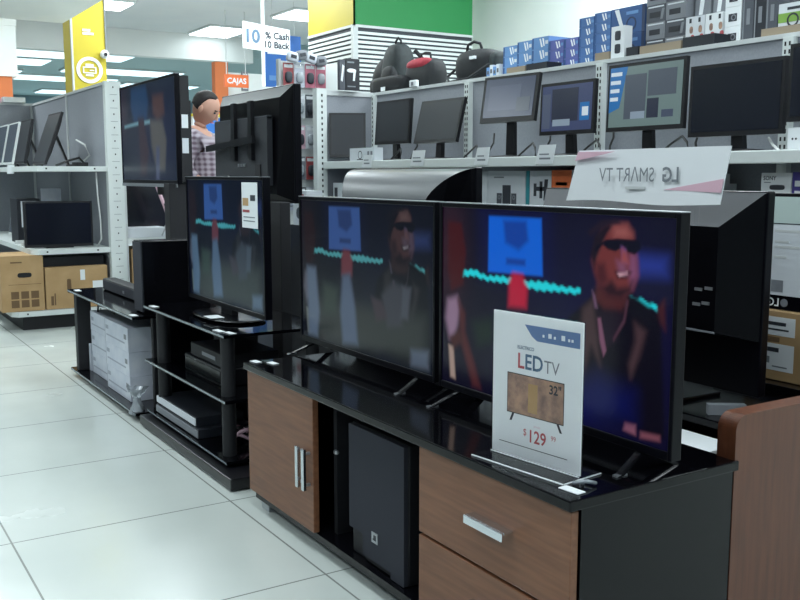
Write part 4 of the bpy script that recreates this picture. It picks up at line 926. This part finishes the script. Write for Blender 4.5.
m = MB(); m.box(-.275, -.15, -.0012, 0, .03, .11, 'paper').box(-.265, -.2, -.0018, -.0012, .085, .098, 'ink').box(-.265, -.23, -.0018, -.0012, .05, .07, 'inkg').box(-.22, -.17, -.0018, -.0012, .04, .044, 'inkg').box(-.25, -.2, -.001, 0, .115, .13, 'cardd'); m.build('label', t)
st = thing('television_table', 'black table at the right edge holding the cardboard box', 'table', (2.62, 1.55, 0))
bx('top', st, -.27, .12, -.17, .36, .52, .544, 'gloss', .003)
for xx in (-.25, .07): bx('side_panel', st, xx, xx + .03, -.12, .33, 0, .52, 'blackm')
tag(MB().box(-.025, .025, -.002, .0, 0, .05, 'mgrey').build('price_tag', None, (2.343, 1.78, .47), AISLE), 'small grey price tag on the edge of the right black table', 'price tag')

# ---- mirrored banner
bn = thing('banner', 'pale banner with mirrored lettering laid over the back of the large black television', 'banner', (1.985, 1.90, 1.02), R(-91.0))
def bq(u, v): return None
m = MB()
def curve(u):   # small bend along the banner
    return .006 * math.sin(u * 6)
N = 16; x0, x1 = -.30, .29
vs = []
for j, zt in enumerate((0, 1)):
    for i in range(N + 1):
        u = i / N; x = x0 + (x1 - x0) * u
        zb = .052 + .004 * math.sin(u * 7) ; zt_ = .203 + .0 * u
        xs = x + (.05 if zt else 0) * (1 - u) + (.025 if zt else 0) * u
        vs.append((xs, curve(u) + (0 if zt else -.004), zt_ if zt else zb))
n = len(vs); vs2 = [(a, b + .003, c) for a, b, c in vs]
fs = [(i, i + 1, N + 2 + i, N + 1 + i) for i in range(N)] + [(n + i, n + N + 1 + i, n + N + 2 + i, n + i + 1) for i in range(N)]
fs += [(i, n + i, n + i + 1, i + 1) for i in range(N)] + [(N + 1 + i, N + 2 + i, n + N + 2 + i, n + N + 1 + i) for i in range(N)] + [(0, N + 1, n + N + 1, n), (N, n + N, n + 2 * N + 1, 2 * N + 1)]
m.add(vs + vs2, fs, 'paper', False)
m.build('sheet', bn)
m = MB()
m.text('LG', .056, .128, -.013, .112, 'inkg', mirror=True, bold=.0012, align='CENTER', sx=.9).text('SM\u039bRT TV', .056, -.038, -.013, .112, 'inkg', mirror=True, align='CENTER', sx=.84)
MB().box(-.045, .03, -.0075, -.006, .090, .098, 'frame').build('small_print', bn)
m.v = [(a + .0, b, c) for a, b, c in m.v]
m.build('lettering', bn)
MB().prism([(-.245, .199), (-.09, .197), (-.258, .172)], -.0095, -.0065, 'pinkl').build('pink_stripe', bn); MB().prism([(.294, .085), (.30, .12), (.10, .09)], -.0095, -.0065, 'pinkl').build('pink_stripe', bn)
for xx in (-.25, .2): MB().box(xx, xx + .015, .004, .007, .0, .1, 'acrylic').build('support_clip', bn)

# ================================================================== wooden cabinet
cb = thing('television_cabinet', 'black and walnut television cabinet with one door and two drawers at the front', 'cabinet', (1.48, 2.14, 0))
def C(x0, x1, y0, y1, z0, z1, m, name, bev=0.0, mb=None): 
    o = MB().box(x0 - 1.48, x1 - 1.48, y0 - 2.14, y1 - 2.14, z0, z1, m).build(name, cb, bevel=bev); return o
C(1.225, 1.73, 1.325, 2.965, .492, .515, 'glass', 'top', .003)
C(1.262, 1.725, 1.332, 1.352, .06, .492, 'gloss', 'side_panel'); C(1.262, 1.725, 2.935, 2.955, .06, .492, 'gloss', 'side_panel')
C(1.30, 1.725, 1.88, 1.90, .06, .492, 'blackm', 'partition'); C(1.30, 1.725, 2.43, 2.45, .06, .492, 'blackm', 'partition')
C(1.25, 1.725, 1.352, 2.935, .04, .062, 'gloss', 'bottom_panel'); C(1.705, 1.725, 1.352, 2.935, .062, .492, 'blackm', 'back_panel')
dr = C(1.238, 1.258, 2.468, 2.96, .066, .487, 'wood', 'door', .002)
for yy in (2.530, 2.488):
    o = MB().box(1.21 - 1.48, 1.222 - 1.48, yy - .008 - 2.14, yy + .008 - 2.14, .2, .33, 'chrome').box(1.222 - 1.48, 1.238 - 1.48, yy - .005 - 2.14, yy + .005 - 2.14, .212, .22, 'silver').box(1.222 - 1.48, 1.238 - 1.48, yy - .005 - 2.14, yy + .005 - 2.14, .31, .318, 'silver').build('handle', dr, bevel=.002)
d1 = C(1.238, 1.258, 1.335, 1.885, .268, .487, 'wood', 'drawer', .002)
d2 = C(1.238, 1.258, 1.335, 1.885, .066, .26, 'wood', 'drawer', .002)
for d, z in ((d1, .378), (d2, .17)):
    MB().box(1.212 - 1.48, 1.238 - 1.48, 1.515 - 2.14, 1.655 - 2.14, z + .006, z + .012, 'chrome').box(1.206 - 1.48, 1.212 - 1.48, 1.515 - 2.14, 1.655 - 2.14, z - .008, z + .012, 'chrome').build('handle', d, bevel=.0015)
for yy in (2.87, 1.36): C(1.27, 1.33, yy, yy + .06, 0, .04, 'silver', 'foot'); C(1.64, 1.70, yy, yy + .06, 0, .04, 'silver', 'foot')
MB().blob((1.30 - 1.48, 2.435 - 2.14, .32), (.008, .012, .008), 'silver', 1, 10, 6).build('shelf_pin', cb)
# subwoofer
sw = thing('subwoofer', 'dark subwoofer with a small square badge inside the open cabinet bay', 'speaker', (1.268, 2.15, .062), AISLE)
MB().box(-.15, .15, .012, .33, 0, .39, 'blackm').build('casing', sw, bevel=.006)
m = MB(); m.prism([(-.148, .08), (-.07, .08), (-.07, .02), (.08, .02), (.08, .002), (.148, .002), (.148, .385), (-.148, .385)], 0, .012, 'cloth'); m.build('grille', sw, bevel=.003)
MB().box(-.018, .014, -.002, 0, .075, .105, 'silver').box(-.010, .006, -.003, -.002, .083, .087, 'ink').box(-.006, -.002, -.003, -.002, .087, .098, 'ink').box(.001, .005, -.003, -.002, .087, .098, 'ink').build('badge', sw)
MB().box(-.068, .078, .008, .013, .004, .078, 'hole').build('port', sw)
# tags on the cabinet top
for (x, y, lb) in ((1.262, 2.94, 'small white tag at the left front corner of the cabinet top'), (1.30, 2.885, 'small white tag just right of the corner tag on the cabinet top'), (1.272, 1.372, 'white tag on the front right corner of the cabinet top before the sign')):
    w = .022 if y > 2 else .026
    tag(MB().box(-w, w, -.012, .012, 0, .002, 'paper').build('label_tag', None, (x, y, .516), R(-90 + 6)), lb, 'tag')
tag(MB().tube([(1.30, 1.40, .519), (1.315, 1.375, .527), (1.335, 1.37, .521), (1.325, 1.395, .519), (1.31, 1.38, .523)], .004, 'film').build('plastic_tie'), 'clear plastic tie beside the white tag at the cabinet corner', 'plastic tie')

# ---- acrylic price sign
si = thing('price_sign', 'upright clear acrylic sign holder with a white price sheet on the cabinet', 'sign', (1.322, 1.548, .516), R(-83))
w = .131
MB().box(-w, w, -.0052, -.0038, .006, .333, 'acrylic').box(-w, w, .003, .0045, .006, .333, 'acrylic').build('holder_panel', si)
MB().box(-w - .005, w + .005, -.06, .06, 0, .003, 'acrylic').build('holder_base', si)
MB().box(-w - .005, w + .005, -.063, -.06, 0, .0025, 'paper').box(w + .005, w + .007, -.06, .06, 0, .0025, 'paper').box(-w, w, -.006, -.0045, .002, .005, 'paper').build('base_edge', si)
MB().box(-w + .001, w - .001, -.002, .002, .005, .331, 'paper').build('sheet', si)
m = MB(); y = -.0021
m.prism([(-.045, .305), (.125, .305), (.125, .272), (-.005, .272), (-.022, .281)], y - .0003, y, 'slateblue')
for xx, s_ in ((.012, .006), (.03, .010), (.047, .006), (.07, .011), (.09, .006), (.1, .006)): m.box(xx, xx + s_, y - .0006, y - .0003, .283, .283 + s_, 'paper')
m.text('ELECTRICO', .0105, -.068, y, .249, 'signblue', align='LEFT', bold=.0002)
m.text('L', .048, -.068, y, .206, 'signred', align='LEFT', bold=.0009).text('ED', .048, -.044, y, .206, 'signblue', align='LEFT', bold=.0009).text('TV', .040, .018, y, .206, 'inkg', align='LEFT')
m.box(-.100, .082, y - .0004, y, .100, .192, 'ink').box(-.098, .080, y - .0008, y - .0004, .102, .190, 'photo')
m.prism([(-.082, .101), (-.075, .101), (-.084, .082), (-.091, .082)], y - .0004, y, 'ink').prism([(.060, .101), (.067, .101), (.078, .082), (.071, .082)], y - .0004, y, 'ink')
m.box(-.03, .0, y - .0009, y - .0008, .11, .175, 'card')
m.text('32"', .028, .055, y - .0009, .163, 'ink', bold=.0007)
m.text('precio', .008, .0, y, .079, 'pinkl').text('$', .022, -.045, y, .056, 'signred', align='LEFT').text('129', .040, -.030, y, .044, 'signred', align='LEFT', bold=.0006).text('99', .016, .044, y, .060, 'signred', align='LEFT')
m.box(-.125, .095, y - .0003, y, .028, .0295, 'ink'); m.v = [(p[0] * .92 + .008, p[1], p[2] + .004) for p in m.v]; m.build('lettering', si)

# ================================================================== reddish desk panel, right
dk = thing('desk', 'reddish-brown wooden desk end with a rounded top edge at the right', 'desk', (1.72, 1.33, 0))
m = MB()
n = 10; prof = [(.0, 0.0)] + [(.0, .582)] + [(.035 - .035 * math.cos(PI / 2 * i / n), .582 + .035 * math.sin(PI / 2 * i / n)) for i in range(1, n + 1)] + [(.95, .617), (.95, 0)]
m.prism(prof, -.0, .05, 'desk'); m.build('end_panel', dk)

# ================================================================== glass stand, near
def gstand(name, label, x, yc, L, D, zs, thick, legs):
    t = thing(name, label, 'stand', (x + D / 2, yc, 0))
    for i, z in enumerate(zs):
        nm = 'glass_top' if i == 0 else 'glass_shelf'
        MB().box(-D / 2, D / 2, -L / 2, L / 2, z - thick, z, 'glass').box(-D / 2 - .001, -D / 2, -L / 2, L / 2, z - thick * .8, z - thick * .2, 'glassedge').build(nm, t)
    for (lx, ly, r, mm) in legs:
        MB().cyl((lx - D / 2, ly, 0), (lx - D / 2, ly, zs[0] - thick), r, mm).build('leg', t)
    return t
g2 = gstand('glass_television_stand', 'three-tier black glass television stand between the speaker and the wooden cabinet', 1.27, 3.745, .98, .45, [.56, .31, .075], .012,
       [(.05, -.40, .028, 'blackm'), (.05, .37, .03, 'blackm'), (.40, -.42, .028, 'blackm'), (.40, .42, .028, 'blackm')])
bx('back_column', g2, .1, .16, .08, .38, .0, .54, 'blackm')
bx('base_plinth', g2, -.262, .225, -.62, .49, .008, .05, 'black', .004)
for yy in (-.40, .30): MB().cyl((-.19, yy, 0), (-.19, yy, .03), .014, 'silver').build('foot', g2)
MB().box(-.178 - .018, -.172, -.412, -.388, .07, .545, 'silver').build('front_strip', g2)
for (y, lb) in ((4.15, 'white tag at the left end of the glass stand top, before the speaker'), (3.36, 'white tag at the right end of the glass stand top'), (3.29, 'white tag at the very right corner of the glass stand top')):
    tag(MB().box(-.03, .03, -.012, .012, 0, .002, 'paper').build('label_tag', None, (1.31 if y < 3.3 else 1.292, y, .561), R(-84)), lb, 'tag')
pl2 = thing('media_player', 'slim silver-fronted player on the bottom shelf of the glass stand, upper one', 'player', (1.345, 3.90, .116))
bx('casing', pl2, -.05, .16, -.25, .25, 0, .04, 'cardblack', .002); bx('front_panel', pl2, -.055, -.05, -.25, .25, .008, .036, 'paperb')
pl2 = thing('media_player', 'black player with grey front beneath the silver player on the bottom glass shelf', 'player', (1.34, 3.88, .0755))
bx('casing', pl2, -.05, .18, -.27, .27, 0, .04, 'cardblack', .002); bx('front_panel', pl2, -.054, -.05, -.27, .27, .005, .034, 'mgrey')
pl3 = thing('media_player', 'black disc player on the middle shelf of the glass stand', 'player', (1.45, 3.7, .3115))
bx('casing', pl3, -.1, .15, -.22, .22, 0, .07, 'black', .003); bx('front_panel', pl3, -.103, -.1, -.2, .2, .01, .06, 'gloss')
pl4 = thing('media_player', 'black player stacked on the disc player of the middle shelf', 'player', (1.46, 3.68, .382))
bx('casing', pl4, -.1, .14, -.19, .19, 0, .055, 'blackm', .003); bx('display', pl4, -.102, -.1, -.1, .05, .02, .035, 'mgrey')
for k, (y, c, lb) in enumerate(((3.50, 'cable', 'black cable bundle on the bottom shelf of the glass stand'), (3.42, 'pinkl', 'pale cord coil on the bottom shelf at the right of the glass stand'))):
    p = [(1.42 + .05 * math.cos(a), y + .05 * math.sin(a), .08 + .012 * k + .03 * a / 9 + .03 * abs(math.sin(a * 1.3))) for a in np.linspace(0, 11, 28)]
    tag(MB().tube(p, .007, c).build('cable'), lb, 'cable')
tag(MB().box(-.05, .05, -.05, .05, 0, .05, 'card').build('small_box', None, (1.52, 3.40, .0715), R(15)), 'small brown box at the back of the bottom glass shelf', 'box')
# speaker
ss = thing('speaker', 'tall black speaker box between the soundbar and the label television', 'speaker', (1.31, 4.36, .502))
MB().box(0, .33, 0, .135, 0, .34, 'gloss').build('cabinet', ss, bevel=.003); MB().box(-.006, 0, .004, .131, .006, .334, 'cloth').build('grille', ss)
# ---- far glass stand
g1 = gstand('glass_television_stand', 'two-tier black glass stand holding white boxes at the left end of the row', 1.23, 4.92, 1.27, .45, [.50, .045], .014, [(.40, -.58, .02, 'blackm'), (.40, .58, .02, 'blackm')])
bx('side_leg', g1, -.21, -.13, .50, .56, 0.045, .486, 'blackm', .004); bx('side_leg', g1, -.12, -.07, -.60, -.57, .045, .486, 'blackm', .004)
bx('back_panel', g1, .17, .18, -.6, .6, .05, .486, 'gloss'); bx('end_panel', g1, -.07, .17, -.62, -.61, .05, .486, 'gloss')  # end panel is a black sheet added to keep the near gap dark
for (x, y, lb) in ((1.262, 5.45, 'white tag at the far left corner of the glass stand with white boxes'), (1.25, 4.33, 'white tag at the near end of the glass stand with white boxes')):
    tag(MB().box(-.03, .03, -.015, .015, 0, .002, 'paper').build('label_tag', None, (x, y, .501), R(-90)), lb, 'tag')
sb = thing('soundbar', 'long black soundbar lying on the far glass stand', 'soundbar', (1.40, 5.02, .501), AISLE)
MB().box(-.42, .42, 0, .08, 0, .065, 'blackm').build('casing', sb, bevel=.01); MB().box(-.40, .40, -.003, 0, .008, .055, 'cloth').build('grille', sb); MB().box(.0, .03, -.005, -.003, .02, .035, 'mgrey').build('badge', sb)
# white boxes: 3 rows, two columns along the aisle
def wb(m, w, h): mark(m, -w + .02, -w + .07, h - .05, h - .03, 'boxgrey'); mark(m, -w + .03, w - .06, h * .3, h * .36, 'boxgrey'); mark(m, w - .07, w - .03, h * .5, h * .7, 'mgrey'); mark(m, -w + .004, -w + .008, 0, h, 'boxgrey')
rows3 = ['bottom', 'middle', 'top']
for r in range(3):
    for (ya, yb, nm) in ((5.36, 4.95, 'farther'), (4.94, 4.52, 'nearer')):
        if r == 2 and nm == 'farther': zt = .105
        else: zt = .12
        dx = .02 * ((r * 7) % 3 - 1)
        o = pbox('product_box', 'white box in the %s row of the %s stack inside the far glass stand' % (rows3[r], nm), 'box', 1.275 + (.0 if nm == 'nearer' else .03), ya + dx * .3, yb + dx * .3, .047 + r * .121, .047 + r * .121 + zt, .3, 'boxlav', wb, 'white boxes inside the far glass stand')
for r, h in enumerate((.16,)):
    pbox('product_box', 'white box at the far end of the far glass stand, beside its leg', 'box', 1.30, 5.405, 5.37, .047, .20, .2, 'boxlav')
tag(MB().tube([(1.33, 5.30, .38), (1.33, 5.28, .43), (1.33, 5.1, .44), (1.33, 4.95, .425)], .005, 'cable').build('cable'), 'black strap over the white boxes', 'strap')
# crumpled plastic bag
m = MB(); rr = random.Random(5)
nu, nv = 18, 12; vs = []; fs = []
for j in range(nv + 1):
    t_ = j / nv; z = .16 * t_
    rad = .055 - .035 * math.sin(min(1, t_ * 1.3) * PI / 2) + (.05 * max(0, t_ - .6) / .4)
    for i in range(nu):
        a = 2 * PI * i / nu; q = rad * (1 + .35 * math.sin(a * 5 + j * .8) * rr.uniform(.5, 1))
        vs.append((q * math.cos(a), q * math.sin(a) * 1.2, z + .01 * rr.uniform(-1, 1) * (j > 0)))
for j in range(nv):
    for i in range(nu): fs.append((j * nu + i, j * nu + (i + 1) % nu, (j + 1) * nu + (i + 1) % nu, (j + 1) * nu + i))
m.add(vs, fs, 'film', True); m.blob((.0, -.01, .135), (.014, .014, .014), 'silver', 1, 12, 8)
m.v = [(p[0] * .62, p[1] * .62, p[2] * .8) for p in m.v]
tag(m.build('plastic_bag', None, (1.255, 4.34, .03)), 'crumpled clear plastic bag hanging at the gap between the two glass stands', 'plastic bag')

# ---- small things behind the televisions
mb = MB(); mb.box(-.08, .08, 0, .1, 0, .28, 'bluep')
for k in range(5): mb.box(-.03, .03, -.002, 0, .06 + k * .035, .075 + k * .035, 'paper')
mb.box(-.08, .08, -.002, 0, .22, .27, 'greenl'); tag(mb.build('product_box', None, (2.34, 5.2, .70)), 'blue and green box glimpsed right of the label television', 'box')
sh = thing('side_shelf', 'low pale shelf glimpsed between the label television and the middle one', 'shelf', (2.34, 5.3, 0))
bx('top', sh, -.11, .09, -.12, .2, .67, .699, 'paperb'); bx('carcass', sh, -.10, .08, -.11, .19, 0, .67, 'dgrey')
mb = MB(); mb.box(-.09, .09, 0, .1, 0, .20, 'paperb'); mb.box(-.07, .05, -.002, 0, .14, .18, 'red'); mb.blob((0, -.001, .07), (.05, .001, .035), 'dgrey', .8, 14, 6)
tag(mb.build('product_box', None, (2.42, 4.95, .86), AISLE), 'white and red box glimpsed at the upper left corner of the middle television', 'box')
sh = thing('side_shelf', 'black pedestal glimpsed behind the middle television', 'shelf', (2.47, 4.95, 0)); bx('pedestal', sh, -.06, .14, -.12, .12, 0, .86, 'blackm')

# ================================================================== the customer
def skin(name, parent, pts, edges, m, sub=2, loc=(0, 0, 0)):
    me = bpy.data.meshes.new(name); me.from_pydata([p[:3] for p in pts], edges, []); me.update()
    o = bpy.data.objects.new(name, me); COL.objects.link(o); o.parent = parent
    me.materials.append(M[m] if isinstance(m, str) else m)
    sk = o.modifiers.new('skin', 'SKIN')
    if not me.skin_vertices: pass
    for i, p in enumerate(pts):
        r = p[3] if isinstance(p[3], tuple) else (p[3], p[3])
        me.skin_vertices[0].data[i].radius = r
    me.skin_vertices[0].data[0].use_root = True
    sk.use_smooth_shade = True
    s = o.modifiers.new('sub', 'SUBSURF'); s.levels = sub; s.render_levels = sub
    return o
def skin_obj(name, parent, pts, edges, m, sub=2):
    me = bpy.data.meshes.new(name); me.from_pydata([p[:3] for p in pts], edges, []); me.update()
    o = bpy.data.objects.new(name, me); COL.objects.link(o); o.parent = parent
    me.materials.append(M[m] if isinstance(m, str) else m)
    sk = o.modifiers.new('skin', 'SKIN'); sk.use_smooth_shade = True
    if len(me.skin_vertices) == 0: me.attributes.new('skin', 'FLOAT', 'POINT') if False else None
    for i, p in enumerate(pts):
        r = p[3] if isinstance(p[3], tuple) else (p[3], p[3]); me.skin_vertices[0].data[i].radius = r
    me.skin_vertices[0].data[0].use_root = True
    s = o.modifiers.new('sub', 'SUBSURF'); s.levels = sub; s.render_levels = sub
    return o
M['skin'] = mat('skin', (206, 158, 138), .55)
M['hair'] = noisy('dark_hair', (26, 22, 24), (40, 34, 34), 60, .6)
def plaid():
    m = mat('plaid_cloth', (160, 140, 150), .8); nt = m.node_tree; L = nt.links.new; b = nt.nodes['Principled BSDF']
    tc = nt.nodes.new('ShaderNodeTexCoord')
    w1 = nt.nodes.new('ShaderNodeTexWave'); w1.bands_direction = 'Z'; w1.inputs['Scale'].default_value = 9
    w2 = nt.nodes.new('ShaderNodeTexWave'); w2.bands_direction = 'X'; w2.inputs['Scale'].default_value = 9
    for w in (w1, w2): L(tc.outputs['Object'], w.inputs['Vector'])
    mx = nt.nodes.new('ShaderNodeMath'); mx.operation = 'ADD'; L(w1.outputs['Fac'], mx.inputs[0]); L(w2.outputs['Fac'], mx.inputs[1])
    r = nt.nodes.new('ShaderNodeValToRGB'); e = r.color_ramp.elements
    e[0].position = .1; e[0].color = lin((108, 90, 104)) + (1,); e[1].position = .8; e[1].color = lin((186, 176, 186)) + (1,)
    d = nt.nodes.new('ShaderNodeMath'); d.operation = 'MULTIPLY'; d.inputs[1].default_value = .5; L(mx.outputs[0], d.inputs[0]); L(d.outputs[0], r.inputs[0]); L(r.outputs[0], b.inputs['Base Color'])
    return m
M['plaid'] = plaid()
M['trousers'] = mat('dark_trousers', (44, 48, 62), .8)
# local frame: faces +x (towards the right of the picture), head bowed
pe = thing('person', 'customer in a plaid shirt with short dark hair, head bowed, standing behind the televisions', 'person', (2.305, 6.34, -0.0), R(-42))
B = [(0, 0, .98, (.15, .11)), (0, 0, 1.12, (.15, .105)), (0.0, 0, 1.30, (.165, .11)), (.01, 0, 1.42, (.12, .09)), (.03, 0, 1.475, (.056, .053)), (.05, 0, 1.52, (.043, .042)),
     (.0, .17, 1.40, .058), (.0, .22, 1.16, .045), (.16, .20, 1.08, .036), (.28, .13, 1.12, .028),
     (.0, -.17, 1.40, .058), (.0, -.22, 1.16, .045), (.16, -.20, 1.08, .036), (.28, -.13, 1.12, .028),
     (0, .09, .90, .085), (.02, .10, .50, .058), (0, .11, .09, .042), (.13, .12, .035, .035),
     (0, -.09, .90, .085), (.02, -.10, .50, .058), (0, -.11, .09, .042), (.13, -.12, .035, .035)]
E_ = [(0, 1), (1, 2), (2, 3), (3, 4), (4, 5), (3, 6), (6, 7), (7, 8), (8, 9), (3, 10), (10, 11), (11, 12), (12, 13), (0, 14), (14, 15), (15, 16), (16, 17), (0, 18), (18, 19), (19, 20), (20, 21)]
skin_obj('body', pe, B, E_, 'skin')
g = .014
S_ = [(0, 0, .94, (.17, .13))] + [(p[0], p[1], p[2], (p[3][0] + g * 1.5, p[3][1] + g * 1.5)) for p in B[1:4]] + [(.02, 0, 1.47, (.088, .08))] + [(p[0], p[1], p[2], p[3] + g + .006) for p in (B[6], B[7])] + [(.10, .21, 1.11, .052)] + [(p[0], p[1], p[2], p[3] + g + .006) for p in (B[10], B[11])] + [(.10, -.21, 1.11, .052)]
skin_obj('shirt', pe, S_, [(0, 1), (1, 2), (2, 3), (3, 4), (3, 5), (5, 6), (6, 7), (3, 8), (8, 9), (9, 10)], 'plaid')
T_ = [(0, 0, .97, (.165, .125)), (0, .09, .88, .105), (.02, .10, .50, .078), (0, .11, .10, .065), (0, -.09, .88, .105), (.02, -.10, .50, .078), (0, -.11, .10, .065)]
skin_obj('trousers', pe, T_, [(0, 1), (1, 2), (2, 3), (0, 4), (4, 5), (5, 6)], 'trousers')
for s in (-1, 1): MB().blob((.06, s * .115, .045), (.14, .05, .045), 'cardblack', .8).build('shoe', pe)
def headf(p):
    x, y, z = p
    if z < 0: x *= 1 - .22 * (-z); y *= 1 - .30 * (-z)
    if x > 0 and z < -.1: x += .08
    return (x, y, z)
Th = Matrix.Translation((.08, 0, 1.60)) @ Matrix.Rotation(R(30), 4, 'Y') @ Matrix.Diagonal((.94, .94, .94, 1))
def hput(mb, name):
    mb.v = [tuple(Th @ Vector(p)) for p in mb.v]; return mb.build(name, pe)
m = MB(); m.blob((0, 0, 0), (.098, .078, .122), 'skin', .95, 28, 20, headf)
m.hexa([(.094, -.012, -.035), (.094, .012, -.035), (.094, .007, .02), (.094, -.007, .02)], [(.124, -.009, -.032), (.124, .009, -.032), (.102, .004, .02), (.102, -.004, .02)], 'skin')
for s in (-1, 1): m.blob((-.005, s * .078, -.008), (.018, .010, .030), 'skin', 1, 12, 8)
hput(m, 'head')
m = MB()
for s in (-1, 1): m.blob((.088, s * .032, .012), (.008, .013, .007), 'ink', 1, 10, 6); m.box(.086, .096, s * .032 - .018, s * .032 + .018, .028, .034, 'hair')
hput(m, 'eyes')
m = MB(); m.box(.088, .097, -.024, .024, -.066, -.058, M['pink']); hput(m, 'mouth')
m = MB(); m.blob((-.016, 0, .032), (.100, .084, .102), 'hair', .95, 28, 18, lambda p: (p[0] * (.92 if p[2] > .6 else (1 if p[0] < .0 else .05 + .85 * max(0, p[2]))), p[1], max(p[2], -.6 - .3 * min(0, p[0])))); hput(m, 'hair')
for s in (-1, 1):
    for k in range(4):
        y0 = s * .13 + (k - 1.5) * .017
        skin_obj('finger', pe, [(.30, y0, 1.118, .011), (.345, y0, 1.122, .009), (.372, y0 + s * -.002, 1.105, .008)], [(0, 1), (1, 2)], 'skin', 1)
    skin_obj('thumb', pe, [(.285, s * .105, 1.13, .012), (.315, s * .085, 1.14, .010), (.335, s * .078, 1.135, .009)], [(0, 1), (1, 2)], 'skin', 1)
    MB().blob((.305, s * .13, 1.118), (.04, .036, .016), 'skin', .8, 14, 10).build('palm', pe)
# cabinet the customer stands by
tb = thing('display_table', 'low display table before the customer, hidden behind the televisions', 'table', (2.75, 6.75, 0))
bx('top', tb, -.25, .25, -.2, .3, .97, 1.0, 'paperb'); bx('carcass', tb, -.23, .23, -.18, .28, 0, .97, 'mgrey')
